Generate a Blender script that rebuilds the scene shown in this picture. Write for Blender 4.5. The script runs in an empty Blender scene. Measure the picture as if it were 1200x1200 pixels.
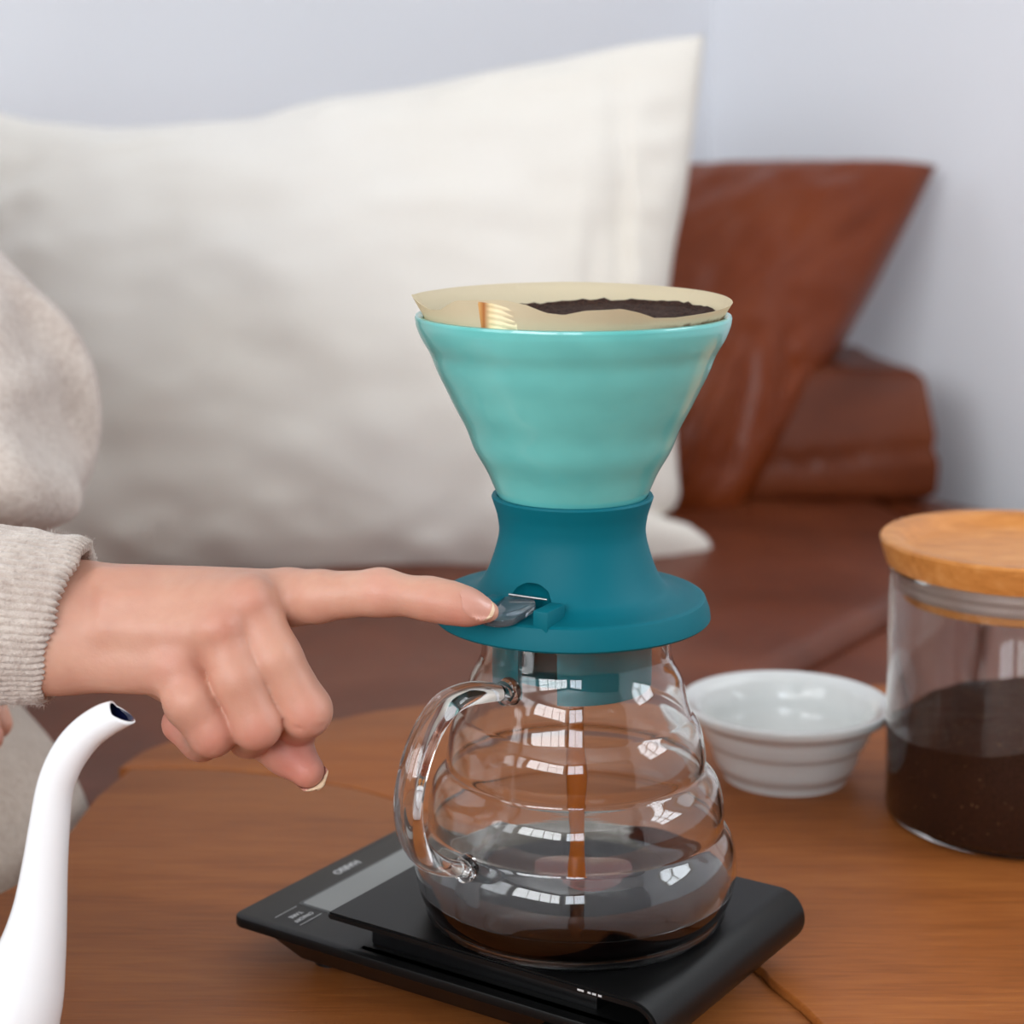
import bpy, bmesh, math, random
import numpy as np
from mathutils import Vector, Matrix, noise
PI = math.pi
sc = bpy.context.scene
COL = sc.collection
random.seed(4); rng = np.random.default_rng(4)

# ------------------------------------------------------------ camera
F = 2250.0; PIT = math.radians(6); CY = -.703; CX = -.0225; CH = .331
SH = 130 - (600 - F*math.tan(PIT))
cam_d = bpy.data.cameras.new('camera'); cam = bpy.data.objects.new('camera', cam_d); COL.objects.link(cam)
cam.location = (CX, CY, CH); cam.rotation_euler = (PI/2 - PIT, 0, 0)
cam_d.sensor_width = 36; cam_d.lens = F/1200*36; cam_d.shift_y = SH/1200
cam_d.dof.use_dof = True; cam_d.dof.focus_distance = .685; cam_d.dof.aperture_fstop = 9
cam_d.clip_start = .02; cam_d.clip_end = 50
sc.camera = cam
sc.view_settings.view_transform = 'Standard'; sc.view_settings.look = 'None'
sc.view_settings.gamma = 1; sc.view_settings.use_curve_mapping = False
sc.view_settings.exposure = 0.08
WIN_L, WIN_R = 11.0, 9.5        # daylight in the two windows
w = bpy.data.worlds.new('world'); sc.world = w; w.use_nodes = True
w.node_tree.nodes['Background'].inputs[0].default_value = (.75, .85, 1, 1)
w.node_tree.nodes['Background'].inputs[1].default_value = .3
cy = sc.cycles
try:
    cy.use_denoising = True; cy.denoiser = 'OPENIMAGEDENOISE'
except Exception: pass
cy.max_bounces = 14; cy.transparent_max_bounces = 32; cy.transmission_bounces = 12; cy.diffuse_bounces = 5; cy.glossy_bounces = 6
cy.caustics_refractive = True; cy.caustics_reflective = False; cy.blur_glossy = .6
cy.sample_clamp_indirect = 6

# photo pixel at a known depth / height -> place in the room
def Py(px, py, Y=0.):
    a = (px-600)/F; b = -(py-600-SH)/F
    r = (a, math.cos(PIT)+b*math.sin(PIT), b*math.cos(PIT)-math.sin(PIT)); t = (Y-CY)/r[1]
    return Vector((CX+r[0]*t, Y, CH+r[2]*t))
def Pz(px, py, z=0.):
    a = (px-600)/F; b = -(py-600-SH)/F
    r = (a, math.cos(PIT)+b*math.sin(PIT), b*math.cos(PIT)-math.sin(PIT)); t = (z-CH)/r[2]
    return Vector((CX+r[0]*t, CY+r[1]*t, z))

# ------------------------------------------------------------ materials
def lin(h):
    if not isinstance(h, str): return (*h[:3], 1)
    h = h.lstrip('#'); v = [int(h[i:i+2], 16)/255 for i in (0, 2, 4)]
    return tuple([x/12.92 if x <= .04045 else ((x+.055)/1.055)**2.4 for x in v] + [1])
class MT:
    def __init__(s, name):
        s.m = bpy.data.materials.new(name); s.m.use_nodes = True; s.t = s.m.node_tree; s.N = s.t.nodes; s.L = s.t.links
        s.b = s.N['Principled BSDF']; s.out = s.N['Material Output']
    def n(s, typ, **k):
        o = s.N.new(typ)
        for a, v in k.items():
            if a.startswith('i_'): o.inputs[int(a[2:]) if a[2:].isdigit() else a[2:].replace('_', ' ')].default_value = v
            else: setattr(o, a, v)
        return o
    def l(s, a, b): s.L.new(a, b)
    def coord(s, scale=(1, 1, 1), rot=(0, 0, 0)):
        tc = s.n('ShaderNodeTexCoord'); mp = s.n('ShaderNodeMapping'); mp.inputs['Scale'].default_value = scale; mp.inputs['Rotation'].default_value = rot
        s.l(tc.outputs['Object'], mp.inputs['Vector']); return mp.outputs[0]
    def noise(s, vec, scale, detail=4, rough=.5, dist=0):
        o = s.n('ShaderNodeTexNoise'); o.inputs['Scale'].default_value = scale; o.inputs['Detail'].default_value = detail
        o.inputs['Roughness'].default_value = rough; o.inputs['Distortion'].default_value = dist; s.l(vec, o.inputs['Vector']); return o.outputs['Fac']
    def ramp(s, fac, stops):
        r = s.n('ShaderNodeValToRGB'); e = r.color_ramp.elements
        e[0].position, e[0].color = stops[0][0], lin(stops[0][1]); e[1].position, e[1].color = stops[-1][0], lin(stops[-1][1])
        for p, c in stops[1:-1]:
            x = e.new(p); x.color = lin(c)
        s.l(fac, r.inputs[0]); return r.outputs[0]
    def bump(s, h, strength=.3, dist=.001, normal=None):
        b = s.n('ShaderNodeBump'); b.inputs['Strength'].default_value = strength; b.inputs['Distance'].default_value = dist
        s.l(h, b.inputs['Height'])
        if normal is not None: s.l(normal, b.inputs['Normal'])
        s.l(b.outputs[0], s.b.inputs['Normal']); return b.outputs[0]
    def set(s, **k):
        for a, v in k.items():
            s.b.inputs[a.replace('_', ' ')].default_value = v
        return s
def simple(name, col, rough=.5, spec=.5, coat=0, metal=0, sss=0, bump=None):
    m = MT(name).set(Base_Color=lin(col), Roughness=rough, Specular_IOR_Level=spec, Coat_Weight=coat, Metallic=metal)
    if coat: m.set(Coat_Roughness=.06)
    if sss:
        m.set(Subsurface_Weight=sss, Subsurface_Scale=.01)
    if bump: m.bump(m.noise(m.coord(), bump[0], 3), bump[1], bump[2])
    return m.m
M = {}
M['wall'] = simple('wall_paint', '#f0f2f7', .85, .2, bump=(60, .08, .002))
M['ceiling'] = simple('ceiling_paint', '#d4d4d4', .9, .2)
M['floor'] = simple('floor_wood', '#8a7058', .5)
M['frame'] = simple('window_paint', '#d9d2c4', .5)
def emis(name, col, st):
    m = MT(name); e = m.n('ShaderNodeEmission'); e.inputs[0].default_value = lin(col); e.inputs[1].default_value = st
    m.l(e.outputs[0], m.out.inputs[0]); return m.m
M['sky_pane_left'] = emis('daylight_pane_left', (.95, .975, 1), WIN_L)
M['sky_pane_right'] = emis('daylight_pane_right', (.88, .94, 1), WIN_R)
M['sky_pane_front'] = emis('daylight_pane_front', (.84, .91, 1), WIN_L*.85)
M['fill_pane_right'] = emis('added_fill_pane_right', (.90, .95, 1), 2.2)  # glow of the added fill on the right wall
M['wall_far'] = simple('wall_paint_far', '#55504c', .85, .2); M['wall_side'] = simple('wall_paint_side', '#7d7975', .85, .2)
M['fill_pane_left'] = emis('added_fill_pane_left', (.92, .96, 1), 4.0)  # glow of the added fill on the left wall
def wood(name, c, rot, sc_=(3, 45, 45), rough=.42, bs=.25, coat=0):
    m = MT(name); v = m.coord(sc_, rot); n1 = m.noise(v, 9, 8, .62, .6); v2 = m.coord((sc_[0]*.4, sc_[1]*.22, sc_[2]*.22), rot); n2 = m.noise(v2, 3.5, 4, .55, 1.2)
    mx = m.n('ShaderNodeMath', operation='MULTIPLY_ADD'); m.l(n1, mx.inputs[0]); mx.inputs[1].default_value = .55; 
    mm = m.n('ShaderNodeMath', operation='MULTIPLY'); m.l(n2, mm.inputs[0]); mm.inputs[1].default_value = .45; m.l(mm.outputs[0], mx.inputs[2])
    m.l(m.ramp(mx.outputs[0], [(.3, c[0]), (.5, c[1]), (.7, c[2])]), m.b.inputs['Base Color'])
    m.set(Roughness=rough, Specular_IOR_Level=.22, Coat_Weight=coat); m.bump(n1, bs, .0006); return m.m
M['table'] = wood('oak_table', ('#7a431b', '#965526', '#aa6731'), (0, 0, math.radians(-10)), rough=.5)
M['table_low'] = wood('oak_table_leaf', ('#713d19', '#8c5024', '#9e602e'), (0, 0, math.radians(14)), rough=.5)
M['lid'] = wood('acacia_lid', ('#a3622a', '#c98443', '#dea263'), (0, 0, math.radians(10)), (5, 22, 22), .38, .12)
def leather(name, a, b, c, rough=.42):
    m = MT(name); v = m.coord(); n1 = m.noise(v, 5, 5, .6, .5); n2 = m.noise(v, 260, 3, .6); n3 = m.noise(v, 18, 5, .6, .8)
    m.l(m.ramp(n1, [(.3, a), (.52, b), (.72, c)]), m.b.inputs['Base Color'])
    m.set(Roughness=rough, Specular_IOR_Level=.3)
    mx = m.n('ShaderNodeMath', operation='MULTIPLY_ADD'); m.l(n3, mx.inputs[0]); mx.inputs[1].default_value = 1.6; m.l(n2, mx.inputs[2])
    m.bump(mx.outputs[0], .22, .001); return m.m
M['leather'] = leather('sofa_leather', '#542510', '#6a3219', '#783d21')
M['leather2'] = leather('cushion_leather', '#733010', '#7b3613', '#843e19', .38)
def linen(name, col, col2):
    m = MT(name); v = m.coord()
    n0 = m.noise(v, 2.2, 3, .5)
    m.l(m.ramp(n0, [(.35, col2), (.6, col)]), m.b.inputs['Base Color'])
    w1 = m.noise(m.coord((40, 900, 900)), 1, 2); w2 = m.noise(m.coord((900, 900, 40)), 1, 2); n3 = m.noise(v, 14, 5, .65, .7)
    a = m.n('ShaderNodeMath', operation='ADD'); m.l(w1, a.inputs[0]); m.l(w2, a.inputs[1])
    b = m.n('ShaderNodeMath', operation='MULTIPLY_ADD'); m.l(n3, b.inputs[0]); b.inputs[1].default_value = 2.2; m.l(a.outputs[0], b.inputs[2])
    m.set(Roughness=.9, Specular_IOR_Level=.15, Sheen_Weight=.2); m.bump(b.outputs[0], .3, .0018); return m.m
M['linen'] = linen('linen', '#f0ece5', '#ebe5da')
def ceramic(name, col, col2=None, coat=.6, rough=.22):
    m = MT(name)
    if col2:
        m.l(m.ramp(m.noise(m.coord((1, 1, 1.6)), 26, 3, .5), [(.35, col2), (.62, col)]), m.b.inputs['Base Color'])
    else: m.set(Base_Color=lin(col))
    m.set(Roughness=rough, Coat_Weight=coat, Coat_Roughness=.05); return m.m
M['celadon'] = ceramic('celadon_glaze', '#68c0bb', '#5eb4b0', .7, .3)
M['white'] = ceramic('white_porcelain', '#dfe1df')
M['enamel'] = ceramic('white_enamel', '#eef0f2', None, .5, .3)
M['navy'] = ceramic('navy_enamel', '#10163a')
m = MT('teal_silicone').set(Base_Color=lin('#005f6c'), Roughness=.55, Specular_IOR_Level=.15)
m.bump(m.noise(m.coord(), 2500, 2), .1, .0002); M['teal'] = m.m
m = MT('teal_thin').set(Base_Color=lin('#016670'), Roughness=.5); M['teal2'] = m.m
def thin_glass(name, tint=(.985, .985, .98), ior=1.5, rough=.0, gain=1.0):
    # two-sided thin wall: the light passes straight, the Fresnel share is mirrored
    m = MT(name); m.N.remove(m.b); tr = m.n('ShaderNodeBsdfTransparent'); tr.inputs[0].default_value = (*tint, 1)
    gl = m.n('ShaderNodeBsdfGlossy'); gl.inputs['Roughness'].default_value = rough; gl.inputs[0].default_value = (1, 1, 1, 1)
    fr = m.n('ShaderNodeFresnel'); fr.inputs[0].default_value = ior
    mu = m.n('ShaderNodeMath', operation='MULTIPLY', use_clamp=True); m.l(fr.outputs[0], mu.inputs[0]); mu.inputs[1].default_value = gain
    mx = m.n('ShaderNodeMixShader'); m.l(mu.outputs[0], mx.inputs[0]); m.l(tr.outputs[0], mx.inputs[1]); m.l(gl.outputs[0], mx.inputs[2])
    m.l(mx.outputs[0], m.out.inputs[0]); return m.m
def real_glass(name, col=(1, 1, 1), ior=1.47, rough=0):
    m = MT(name).set(Base_Color=(*col, 1), Roughness=rough, IOR=ior, Transmission_Weight=1); return m.m
M['glass'] = real_glass('clear_glass', (.985, .99, .985))
M['thin'] = thin_glass('thin_clear_glass')
M['coffee'] = MT('brewed_coffee').set(Base_Color=lin('#0b0201'), Roughness=.04, Specular_IOR_Level=.2).m
M['coffee_red'] = MT('coffee_painted_glow').set(Base_Color=lin('#5c150a'), Roughness=.1).m  # red glow of the pool, put into the colour
M['stream'] = MT('coffee_stream').set(Base_Color=lin('#b5611f'), Roughness=.1, Transmission_Weight=.25, IOR=1.33).m
def grounds(name, a, b, speck=True):
    m = MT(name); v = m.coord(); n1 = m.noise(v, 900, 4, .7); n2 = m.noise(v, 330, 2, .6)
    c = m.ramp(n1, [(.35, a), (.65, b)])
    if speck:
        vo = m.n('ShaderNodeTexVoronoi'); vo.inputs['Scale'].default_value = 420; m.l(v, vo.inputs['Vector'])
        r = m.ramp(vo.outputs['Distance'], [(.05, '#b08c62'), (.2, '#000000')]); 
        sp = m.ramp(m.noise(v, 130, 2), [(.52, '#000000'), (.6, '#ffffff')])
        mul = m.n('ShaderNodeMix', data_type='RGBA', blend_type='MULTIPLY'); mul.inputs[0].default_value = 1; m.l(r, mul.inputs[6]); m.l(sp, mul.inputs[7])
        ad = m.n('ShaderNodeMix', data_type='RGBA', blend_type='ADD'); ad.inputs[0].default_value = 1; m.l(c, ad.inputs[6]); m.l(mul.outputs[2], ad.inputs[7]); c = ad.outputs[2]
    m.l(c, m.b.inputs['Base Color']); m.set(Roughness=.8, Specular_IOR_Level=.2); m.bump(n1, .9, .0012); return m.m
M['grounds'] = grounds('ground_coffee', '#2c150c', '#4a281a')
M['slurry'] = grounds('wet_grounds', '#140a07', '#4a3025', False)
m = MT('filter_paper').set(Base_Color=lin('#e2d7bd'), Roughness=.85, Specular_IOR_Level=.1)
m.bump(m.noise(m.coord(), 700, 3), .25, .0004)
tc_ = m.n('ShaderNodeTexCoord'); sx_ = m.n('ShaderNodeSeparateXYZ'); m.l(tc_.outputs['Object'], sx_.inputs[0])
def mrange(o, a, b):
    q = m.n('ShaderNodeMapRange'); q.inputs['From Min'].default_value = a; q.inputs['From Max'].default_value = b; m.l(o, q.inputs['Value']); return q.outputs[0]
nz_ = m.n('ShaderNodeMath', operation='MULTIPLY_ADD'); m.l(m.noise(m.coord(), 240, 3), nz_.inputs[0]); nz_.inputs[1].default_value = -.003; m.l(sx_.outputs[2], nz_.inputs[2])
k1, k2, k3 = mrange(sx_.outputs[0], .024, .040), mrange(nz_.outputs[0], .2563, .2551), mrange(sx_.outputs[1], -.005, -.015)
mm1 = m.n('ShaderNodeMath', operation='MULTIPLY'); m.l(k1, mm1.inputs[0]); m.l(k2, mm1.inputs[1]); mm2 = m.n('ShaderNodeMath', operation='MULTIPLY'); m.l(mm1.outputs[0], mm2.inputs[0]); m.l(k3, mm2.inputs[1])
mc_ = m.n('ShaderNodeMix', data_type='RGBA'); m.l(mm2.outputs[0], mc_.inputs[0]); mc_.inputs[6].default_value = lin('#e2d7bd'); mc_.inputs[7].default_value = lin('#33180c'); m.l(mc_.outputs[2], m.b.inputs['Base Color'])
tr = m.n('ShaderNodeBsdfTranslucent'); tr.inputs[0].default_value = lin('#e2d5b4'); mx = m.n('ShaderNodeMixShader'); mx.inputs[0].default_value = .4
m.l(m.b.outputs[0], mx.inputs[1]); m.l(tr.outputs[0], mx.inputs[2]); m.l(mx.outputs[0], m.out.inputs[0]); M['paper'] = m.m
m = MT('crimped_seam').set(Roughness=.8)
gr = m.n('ShaderNodeTexCoord'); sp = m.n('ShaderNodeSeparateXYZ'); m.l(gr.outputs['Generated'], sp.inputs[0])
m.l(m.ramp(sp.outputs[0], [(.02, '#d8a765'), (.15, '#a8642c'), (.3, '#e4cf9f'), (.45, '#efe0b9')]), m.b.inputs['Base Color']); M['seam'] = m.m
M['stain'] = simple('coffee_stain', '#5a2c14', .6)
M['black'] = simple('scale_black', '#0d0d0d', .36, .18, bump=(1800, .15, .0002))
M['blackgloss'] = simple('scale_gloss', '#0c0c0d', .28, .5)
M['lcd'] = simple('lcd_grey', '#7c7f7d', .35, .5)
M['print'] = simple('print_grey', '#b8b8b8', .6)
M['silicone_clear'] = MT('silicone_ring').set(Base_Color=lin('#b8a196'), Roughness=.4, Transmission_Weight=.25).m
m = MT('lever_plastic').set(Base_Color=lin('#b9c4cc'), Roughness=.08, Transmission_Weight=.88, IOR=1.45); M['lever'] = m.m
M['steel'] = simple('steel', '#c9c9c9', .25, metal=1)
# skin
m = MT('skin'); v = m.coord(); n1 = m.noise(v, 22, 4, .6, .4); n2 = m.noise(v, 900, 3, .6); n3 = m.noise(v, 160, 3, .6)
at = m.n('ShaderNodeAttribute', attribute_name='blush'); mxs = m.n('ShaderNodeMix', data_type='RGBA')
m.l(at.outputs['Fac'], mxs.inputs[0]); m.l(m.ramp(n1, [(.3, '#bf8974'), (.5, '#c89680'), (.7, '#cfa28c')]), mxs.inputs[6]); mxs.inputs[7].default_value = lin('#c4695f'); m.l(mxs.outputs[2], m.b.inputs['Base Color'])
m.set(Roughness=.48, Specular_IOR_Level=.4, Subsurface_Weight=.25, Subsurface_Scale=.006)
m.b.inputs['Subsurface Radius'].default_value = (1, .35, .2)
a = m.n('ShaderNodeMath', operation='MULTIPLY_ADD'); m.l(n3, a.inputs[0]); a.inputs[1].default_value = 1.5; m.l(n2, a.inputs[2]); m.bump(a.outputs[0], .18, .0006)
M['skin'] = m.m
m = MT('blush_skin').set(Base_Color=lin('#d08478'), Roughness=.45, Subsurface_Weight=.25, Subsurface_Scale=.006); M['skin_pink'] = m.m
M['nail'] = MT('nail').set(Base_Color=lin('#c58f7e'), Roughness=.34, Coat_Weight=.15).m
M['nail_tip'] = MT('nail_tip').set(Base_Color=lin('#d9bfa0'), Roughness=.4).m
M['hair'] = simple('hair', '#2a1c15', .5)
def knit(name, a_, b_, rough=1):
    m = MT(name); v = m.coord(); n1 = m.noise(v, 300, 4, .7); n0 = m.noise(v, 40, 3, .6)
    ad = m.n('ShaderNodeMath', operation='MULTIPLY_ADD'); m.l(n1, ad.inputs[0]); ad.inputs[1].default_value = .6
    mu = m.n('ShaderNodeMath', operation='MULTIPLY'); m.l(n0, mu.inputs[0]); mu.inputs[1].default_value = .4; m.l(mu.outputs[0], ad.inputs[2])
    m.l(m.ramp(ad.outputs[0], [(.36, a_), (.62, b_)]), m.b.inputs['Base Color'])
    m.set(Roughness=.95, Specular_IOR_Level=.1, Sheen_Weight=.5); m.bump(n1, .8, .002); return m.m
M['knit'] = knit('beige_knit', '#b3a399', '#cfc3b9')
M['trouser'] = knit('beige_trouser', '#a8988b', '#bdafa2')

# ------------------------------------------------------------ geometry helpers
def link(name, me, mat, parent=None, smooth=True, sharp=None):
    o = bpy.data.objects.new(name, me); COL.objects.link(o)
    for mm in (mat if isinstance(mat, (list, tuple)) else [mat]):
        if mm: me.materials.append(mm)
    if smooth:
        me.polygons.foreach_set('use_smooth', [True]*len(me.polygons))
        if sharp is not None:
            try: me.set_sharp_from_angle(angle=math.radians(sharp))
            except Exception: pass
    if parent is not None:
        o.parent = parent
    return o
def pydata(name, vs, fs, mat, parent=None, smooth=True, sharp=None):
    me = bpy.data.meshes.new(name); me.from_pydata([tuple(v) for v in vs], [], fs); me.update()
    bm = bmesh.new(); bm.from_mesh(me); bmesh.ops.recalc_face_normals(bm, faces=bm.faces); bm.to_mesh(me); bm.free()
    return link(name, me, mat, parent, smooth, sharp)
def thing(name, label, cat, loc=(0, 0, 0), rz=0, group=None):
    o = bpy.data.objects.new(name, None); COL.objects.link(o); o.location = loc; o.rotation_euler = (0, 0, rz)
    o.empty_display_size = .01; o['label'] = label; o['category'] = cat
    if group: o['group'] = group
    return o
def local(o):                                   # geometry below is written in world space; make it sit under parents
    pass
def smoothcurve(p, n):
    """Catmull-Rom through the points p (tuples), n samples per span"""
    p = np.array(p, float); q = np.vstack([2*p[0]-p[1], p, 2*p[-1]-p[-2]]); out = []
    for i in range(1, len(q)-2):
        for k in range(n):
            t = k/n; a, b, c, d = q[i-1], q[i], q[i+1], q[i+2]
            out.append(.5*((2*b)+(c-a)*t+(2*a-5*b+4*c-d)*t*t+(3*b-a-3*c+d)*t**3))
    out.append(q[-2]); return np.array(out)
def lathe(name, prof, mat, parent=None, seg=96, closed=False, sharp=40, fn=None, loc=(0, 0, 0)):
    prof = [tuple(p) for p in prof]; vs = []; fs = []; n = len(prof)
    for i in range(seg):
        a = 2*PI*i/seg
        for (r, z) in prof:
            rr, zz = (r, z) if fn is None else fn(r, z, a)
            vs.append((rr*math.cos(a)+loc[0], rr*math.sin(a)+loc[1], zz+loc[2]))
    m_ = n if closed else n-1
    for i in range(seg):
        j = (i+1) % seg
        for k in range(m_):
            k2 = (k+1) % n
            fs.append((i*n+k, j*n+k, j*n+k2, i*n+k2))
    me = bpy.data.meshes.new(name); me.from_pydata(vs, [], fs)
    bm = bmesh.new(); bm.from_mesh(me); bmesh.ops.remove_doubles(bm, verts=bm.verts, dist=2e-6)
    if not closed:
        bmesh.ops.holes_fill(bm, edges=[e for e in bm.edges if e.is_boundary], sides=0) if prof[0][0] < 1e-4 else None
    bmesh.ops.recalc_face_normals(bm, faces=bm.faces); bm.to_mesh(me); bm.free()
    return link(name, me, mat, parent, True, sharp)
def prism(name, pts, z0, z1, mat, parent=None, bev=0, bseg=3, sharp=35, sub=None):
    bm = bmesh.new(); b = [bm.verts.new((x, y, z0)) for x, y in pts]; f = bm.faces.new(b)
    r = bmesh.ops.extrude_face_region(bm, geom=[f]); bmesh.ops.translate(bm, vec=(0, 0, z1-z0), verts=[v for v in r['geom'] if isinstance(v, bmesh.types.BMVert)])
    bmesh.ops.recalc_face_normals(bm, faces=bm.faces)
    if bev:
        es = [e for e in bm.edges if abs(e.verts[0].co.z-e.verts[1].co.z) < 1e-7]
        bmesh.ops.bevel(bm, geom=es, offset=bev, segments=bseg, profile=.5, affect='EDGES')
    me = bpy.data.meshes.new(name); bm.to_mesh(me); bm.free(); return link(name, me, mat, parent, True, sharp)
def box(name, c, s, mat, parent=None, rz=0, bev=0, bseg=2, M4=None):
    bm = bmesh.new(); bmesh.ops.create_cube(bm, size=1); bmesh.ops.scale(bm, vec=s, verts=bm.verts)
    if bev: bmesh.ops.bevel(bm, geom=bm.edges[:], offset=bev, segments=bseg, profile=.5, affect='EDGES')
    bmesh.ops.transform(bm, matrix=(M4 if M4 is not None else Matrix.Translation(c) @ Matrix.Rotation(rz, 4, 'Z')), verts=bm.verts)
    me = bpy.data.meshes.new(name); bm.to_mesh(me); bm.free(); return link(name, me, mat, parent, True, 35)
def tube(name, path, rad, mat, parent=None, seg=24, cap=True, flat=1.0, up=(0, 0, 1), upv=None):
    """round (or flattened) tube through path; rad scalar or list; flat = ratio of the second axis"""
    P_ = [Vector(p) for p in path]; n = len(P_); vs = []; fs = []
    ref = Vector(up); prevx = None
    for i in range(n):
        t = (P_[min(i+1, n-1)]-P_[max(i-1, 0)]).normalized()
        x = ref.cross(t)
        if prevx is not None: x = prevx - t*prevx.dot(t)
        if x.length < 1e-6: x = Vector((1, 0, 0)).cross(t)
        x.normalize(); prevx = x.copy(); y = t.cross(x).normalized()
        r = rad[i] if hasattr(rad, '__len__') else rad; fl = flat[i] if hasattr(flat, '__len__') else flat
        for k in range(seg):
            a = 2*PI*k/seg; vs.append(P_[i]+x*(r*math.cos(a))+y*(r*fl*math.sin(a)))
    for i in range(n-1):
        for k in range(seg):
            k2 = (k+1) % seg; fs.append((i*seg+k, i*seg+k2, (i+1)*seg+k2, (i+1)*seg+k))
    if cap: fs.append(tuple(range(seg))[::-1]); fs.append(tuple(range((n-1)*seg, n*seg)))
    return pydata(name, vs, fs, mat, parent, True, 50)
def reparent_local(o):
    """shift a child's mesh so that it sits right under a thing that is not at the origin"""
    o.matrix_parent_inverse = o.parent.matrix_basis.inverted() if o.parent else Matrix()
def fixkids(t):
    bpy.context.view_layer.update()
    mi = (Matrix.LocRotScale(t.location, t.rotation_euler, None)).inverted()
    for ch in t.children:
        if ch.get('_fixed'): continue
        ch.matrix_parent_inverse = mi

# implicit surfaces -------------------------------------------------------
def smin(a, b, k):
    h = np.clip(.5+.5*(b-a)/k, 0, 1); return b*(1-h)+a*h-k*h*(1-h)
class Grid:
    def __init__(s, lo, hi, h):
        s.lo = np.array(lo, float); s.h = h; n = np.ceil((np.array(hi)-s.lo)/h).astype(int)+1
        s.X, s.Y, s.Z = np.meshgrid(*[(s.lo[i]+h*np.arange(n[i])).astype(np.float32) for i in range(3)], indexing='ij')
def cone_sdf(G, a, b, ra, rb):
    a = np.array(a, float); b = np.array(b, float); d = b-a; L2 = float(d@d)+1e-12
    x, y, z = G.X-a[0], G.Y-a[1], G.Z-a[2]; t = np.clip((x*d[0]+y*d[1]+z*d[2])/L2, 0, 1)
    return np.sqrt((x-d[0]*t)**2+(y-d[1]*t)**2+(z-d[2]*t)**2)-(ra+(rb-ra)*t)
def ell_sdf(G, c, r, rot=None):
    q = [G.X-c[0], G.Y-c[1], G.Z-c[2]]
    if rot is not None:
        q = [rot[0][i]*q[0]+rot[1][i]*q[1]+rot[2][i]*q[2] for i in range(3)]
    k = np.sqrt((q[0]/r[0])**2+(q[1]/r[1])**2+(q[2]/r[2])**2); return (k-1)*min(r)
def chain(G, pts, rads, k=.003):
    f = None
    for i in range(len(pts)-1):
        g = cone_sdf(G, pts[i], pts[i+1], rads[i], rads[i+1]); f = g if f is None else smin(f, g, k)
    return f
def nets(G, f):
    ins = f < 0; nx, ny, nz = f.shape
    c = [ins[i:nx-1+i, j:ny-1+j, k:nz-1+k] for i in (0, 1) for j in (0, 1) for k in (0, 1)]
    s_ = sum(x.astype(np.int8) for x in c); mask = (s_ > 0) & (s_ < 8); I = np.argwhere(mask)
    idx = -np.ones(mask.shape, int); idx[tuple(I.T)] = np.arange(len(I))
    acc = np.zeros((len(I), 3)); cnt = np.zeros(len(I))
    corners = [(i, j, k) for i in (0, 1) for j in (0, 1) for k in (0, 1)]
    for a in corners:
        for ax in range(3):
            if a[ax]: continue
            b = list(a); b[ax] = 1
            fa = f[I[:, 0]+a[0], I[:, 1]+a[1], I[:, 2]+a[2]]; fb = f[I[:, 0]+b[0], I[:, 1]+b[1], I[:, 2]+b[2]]
            m_ = (fa < 0) != (fb < 0); t = np.where(m_, fa/np.where(m_, fa-fb, 1), 0)
            p = np.array(a, float)[None, :]+0*acc; p[:, ax] += t; acc[m_] += p[m_]; cnt[m_] += 1
    V = G.lo+(I+acc/cnt[:, None])*G.h; Q = []
    for ax in range(3):
        o1, o2 = (ax+1) % 3, (ax+2) % 3
        sl = [slice(None)]*3; sl[ax] = slice(0, f.shape[ax]-1); A = ins[tuple(sl)]; sl[ax] = slice(1, None); B = ins[tuple(sl)]
        E_ = np.argwhere(A != B); E_ = E_[(E_[:, o1] > 0) & (E_[:, o2] > 0) & (E_[:, o1] < f.shape[o1]-1) & (E_[:, o2] < f.shape[o2]-1)]
        def cell(d1, d2):
            e = E_.copy(); e[:, o1] -= d1; e[:, o2] -= d2; return idx[tuple(e.T)]
        q = np.stack([cell(1, 1), cell(0, 1), cell(0, 0), cell(1, 0)], 1); flip = ~A[tuple(E_.T)]; q[flip] = q[flip][:, ::-1]; Q.append(q)
    Q = np.vstack(Q); Q = Q[(Q >= 0).all(1)]; return V, Q
def relax(V, Q, it=2, lam=.5):
    n = len(V)
    for _ in range(it):
        acc = np.zeros_like(V); cnt = np.zeros(n)
        for i in range(4):
            a, b = Q[:, i], Q[:, (i+1) % 4]; np.add.at(acc, a, V[b]); np.add.at(cnt, a, 1); np.add.at(acc, b, V[a]); np.add.at(cnt, b, 1)
        V = V+lam*(acc/np.maximum(cnt, 1)[:, None]-V)
    return V
def meshVQ(name, V, Q, mat, parent=None):
    me = bpy.data.meshes.new(name); me.vertices.add(len(V)); me.vertices.foreach_set('co', V.astype(np.float32).ravel())
    me.loops.add(len(Q)*4); me.loops.foreach_set('vertex_index', Q.astype(np.int32).ravel())
    me.polygons.add(len(Q)); me.polygons.foreach_set('loop_start', np.arange(len(Q), dtype=np.int32)*4)
    me.update(calc_edges=True); me.validate(); return link(name, me, mat, parent, True)

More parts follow.
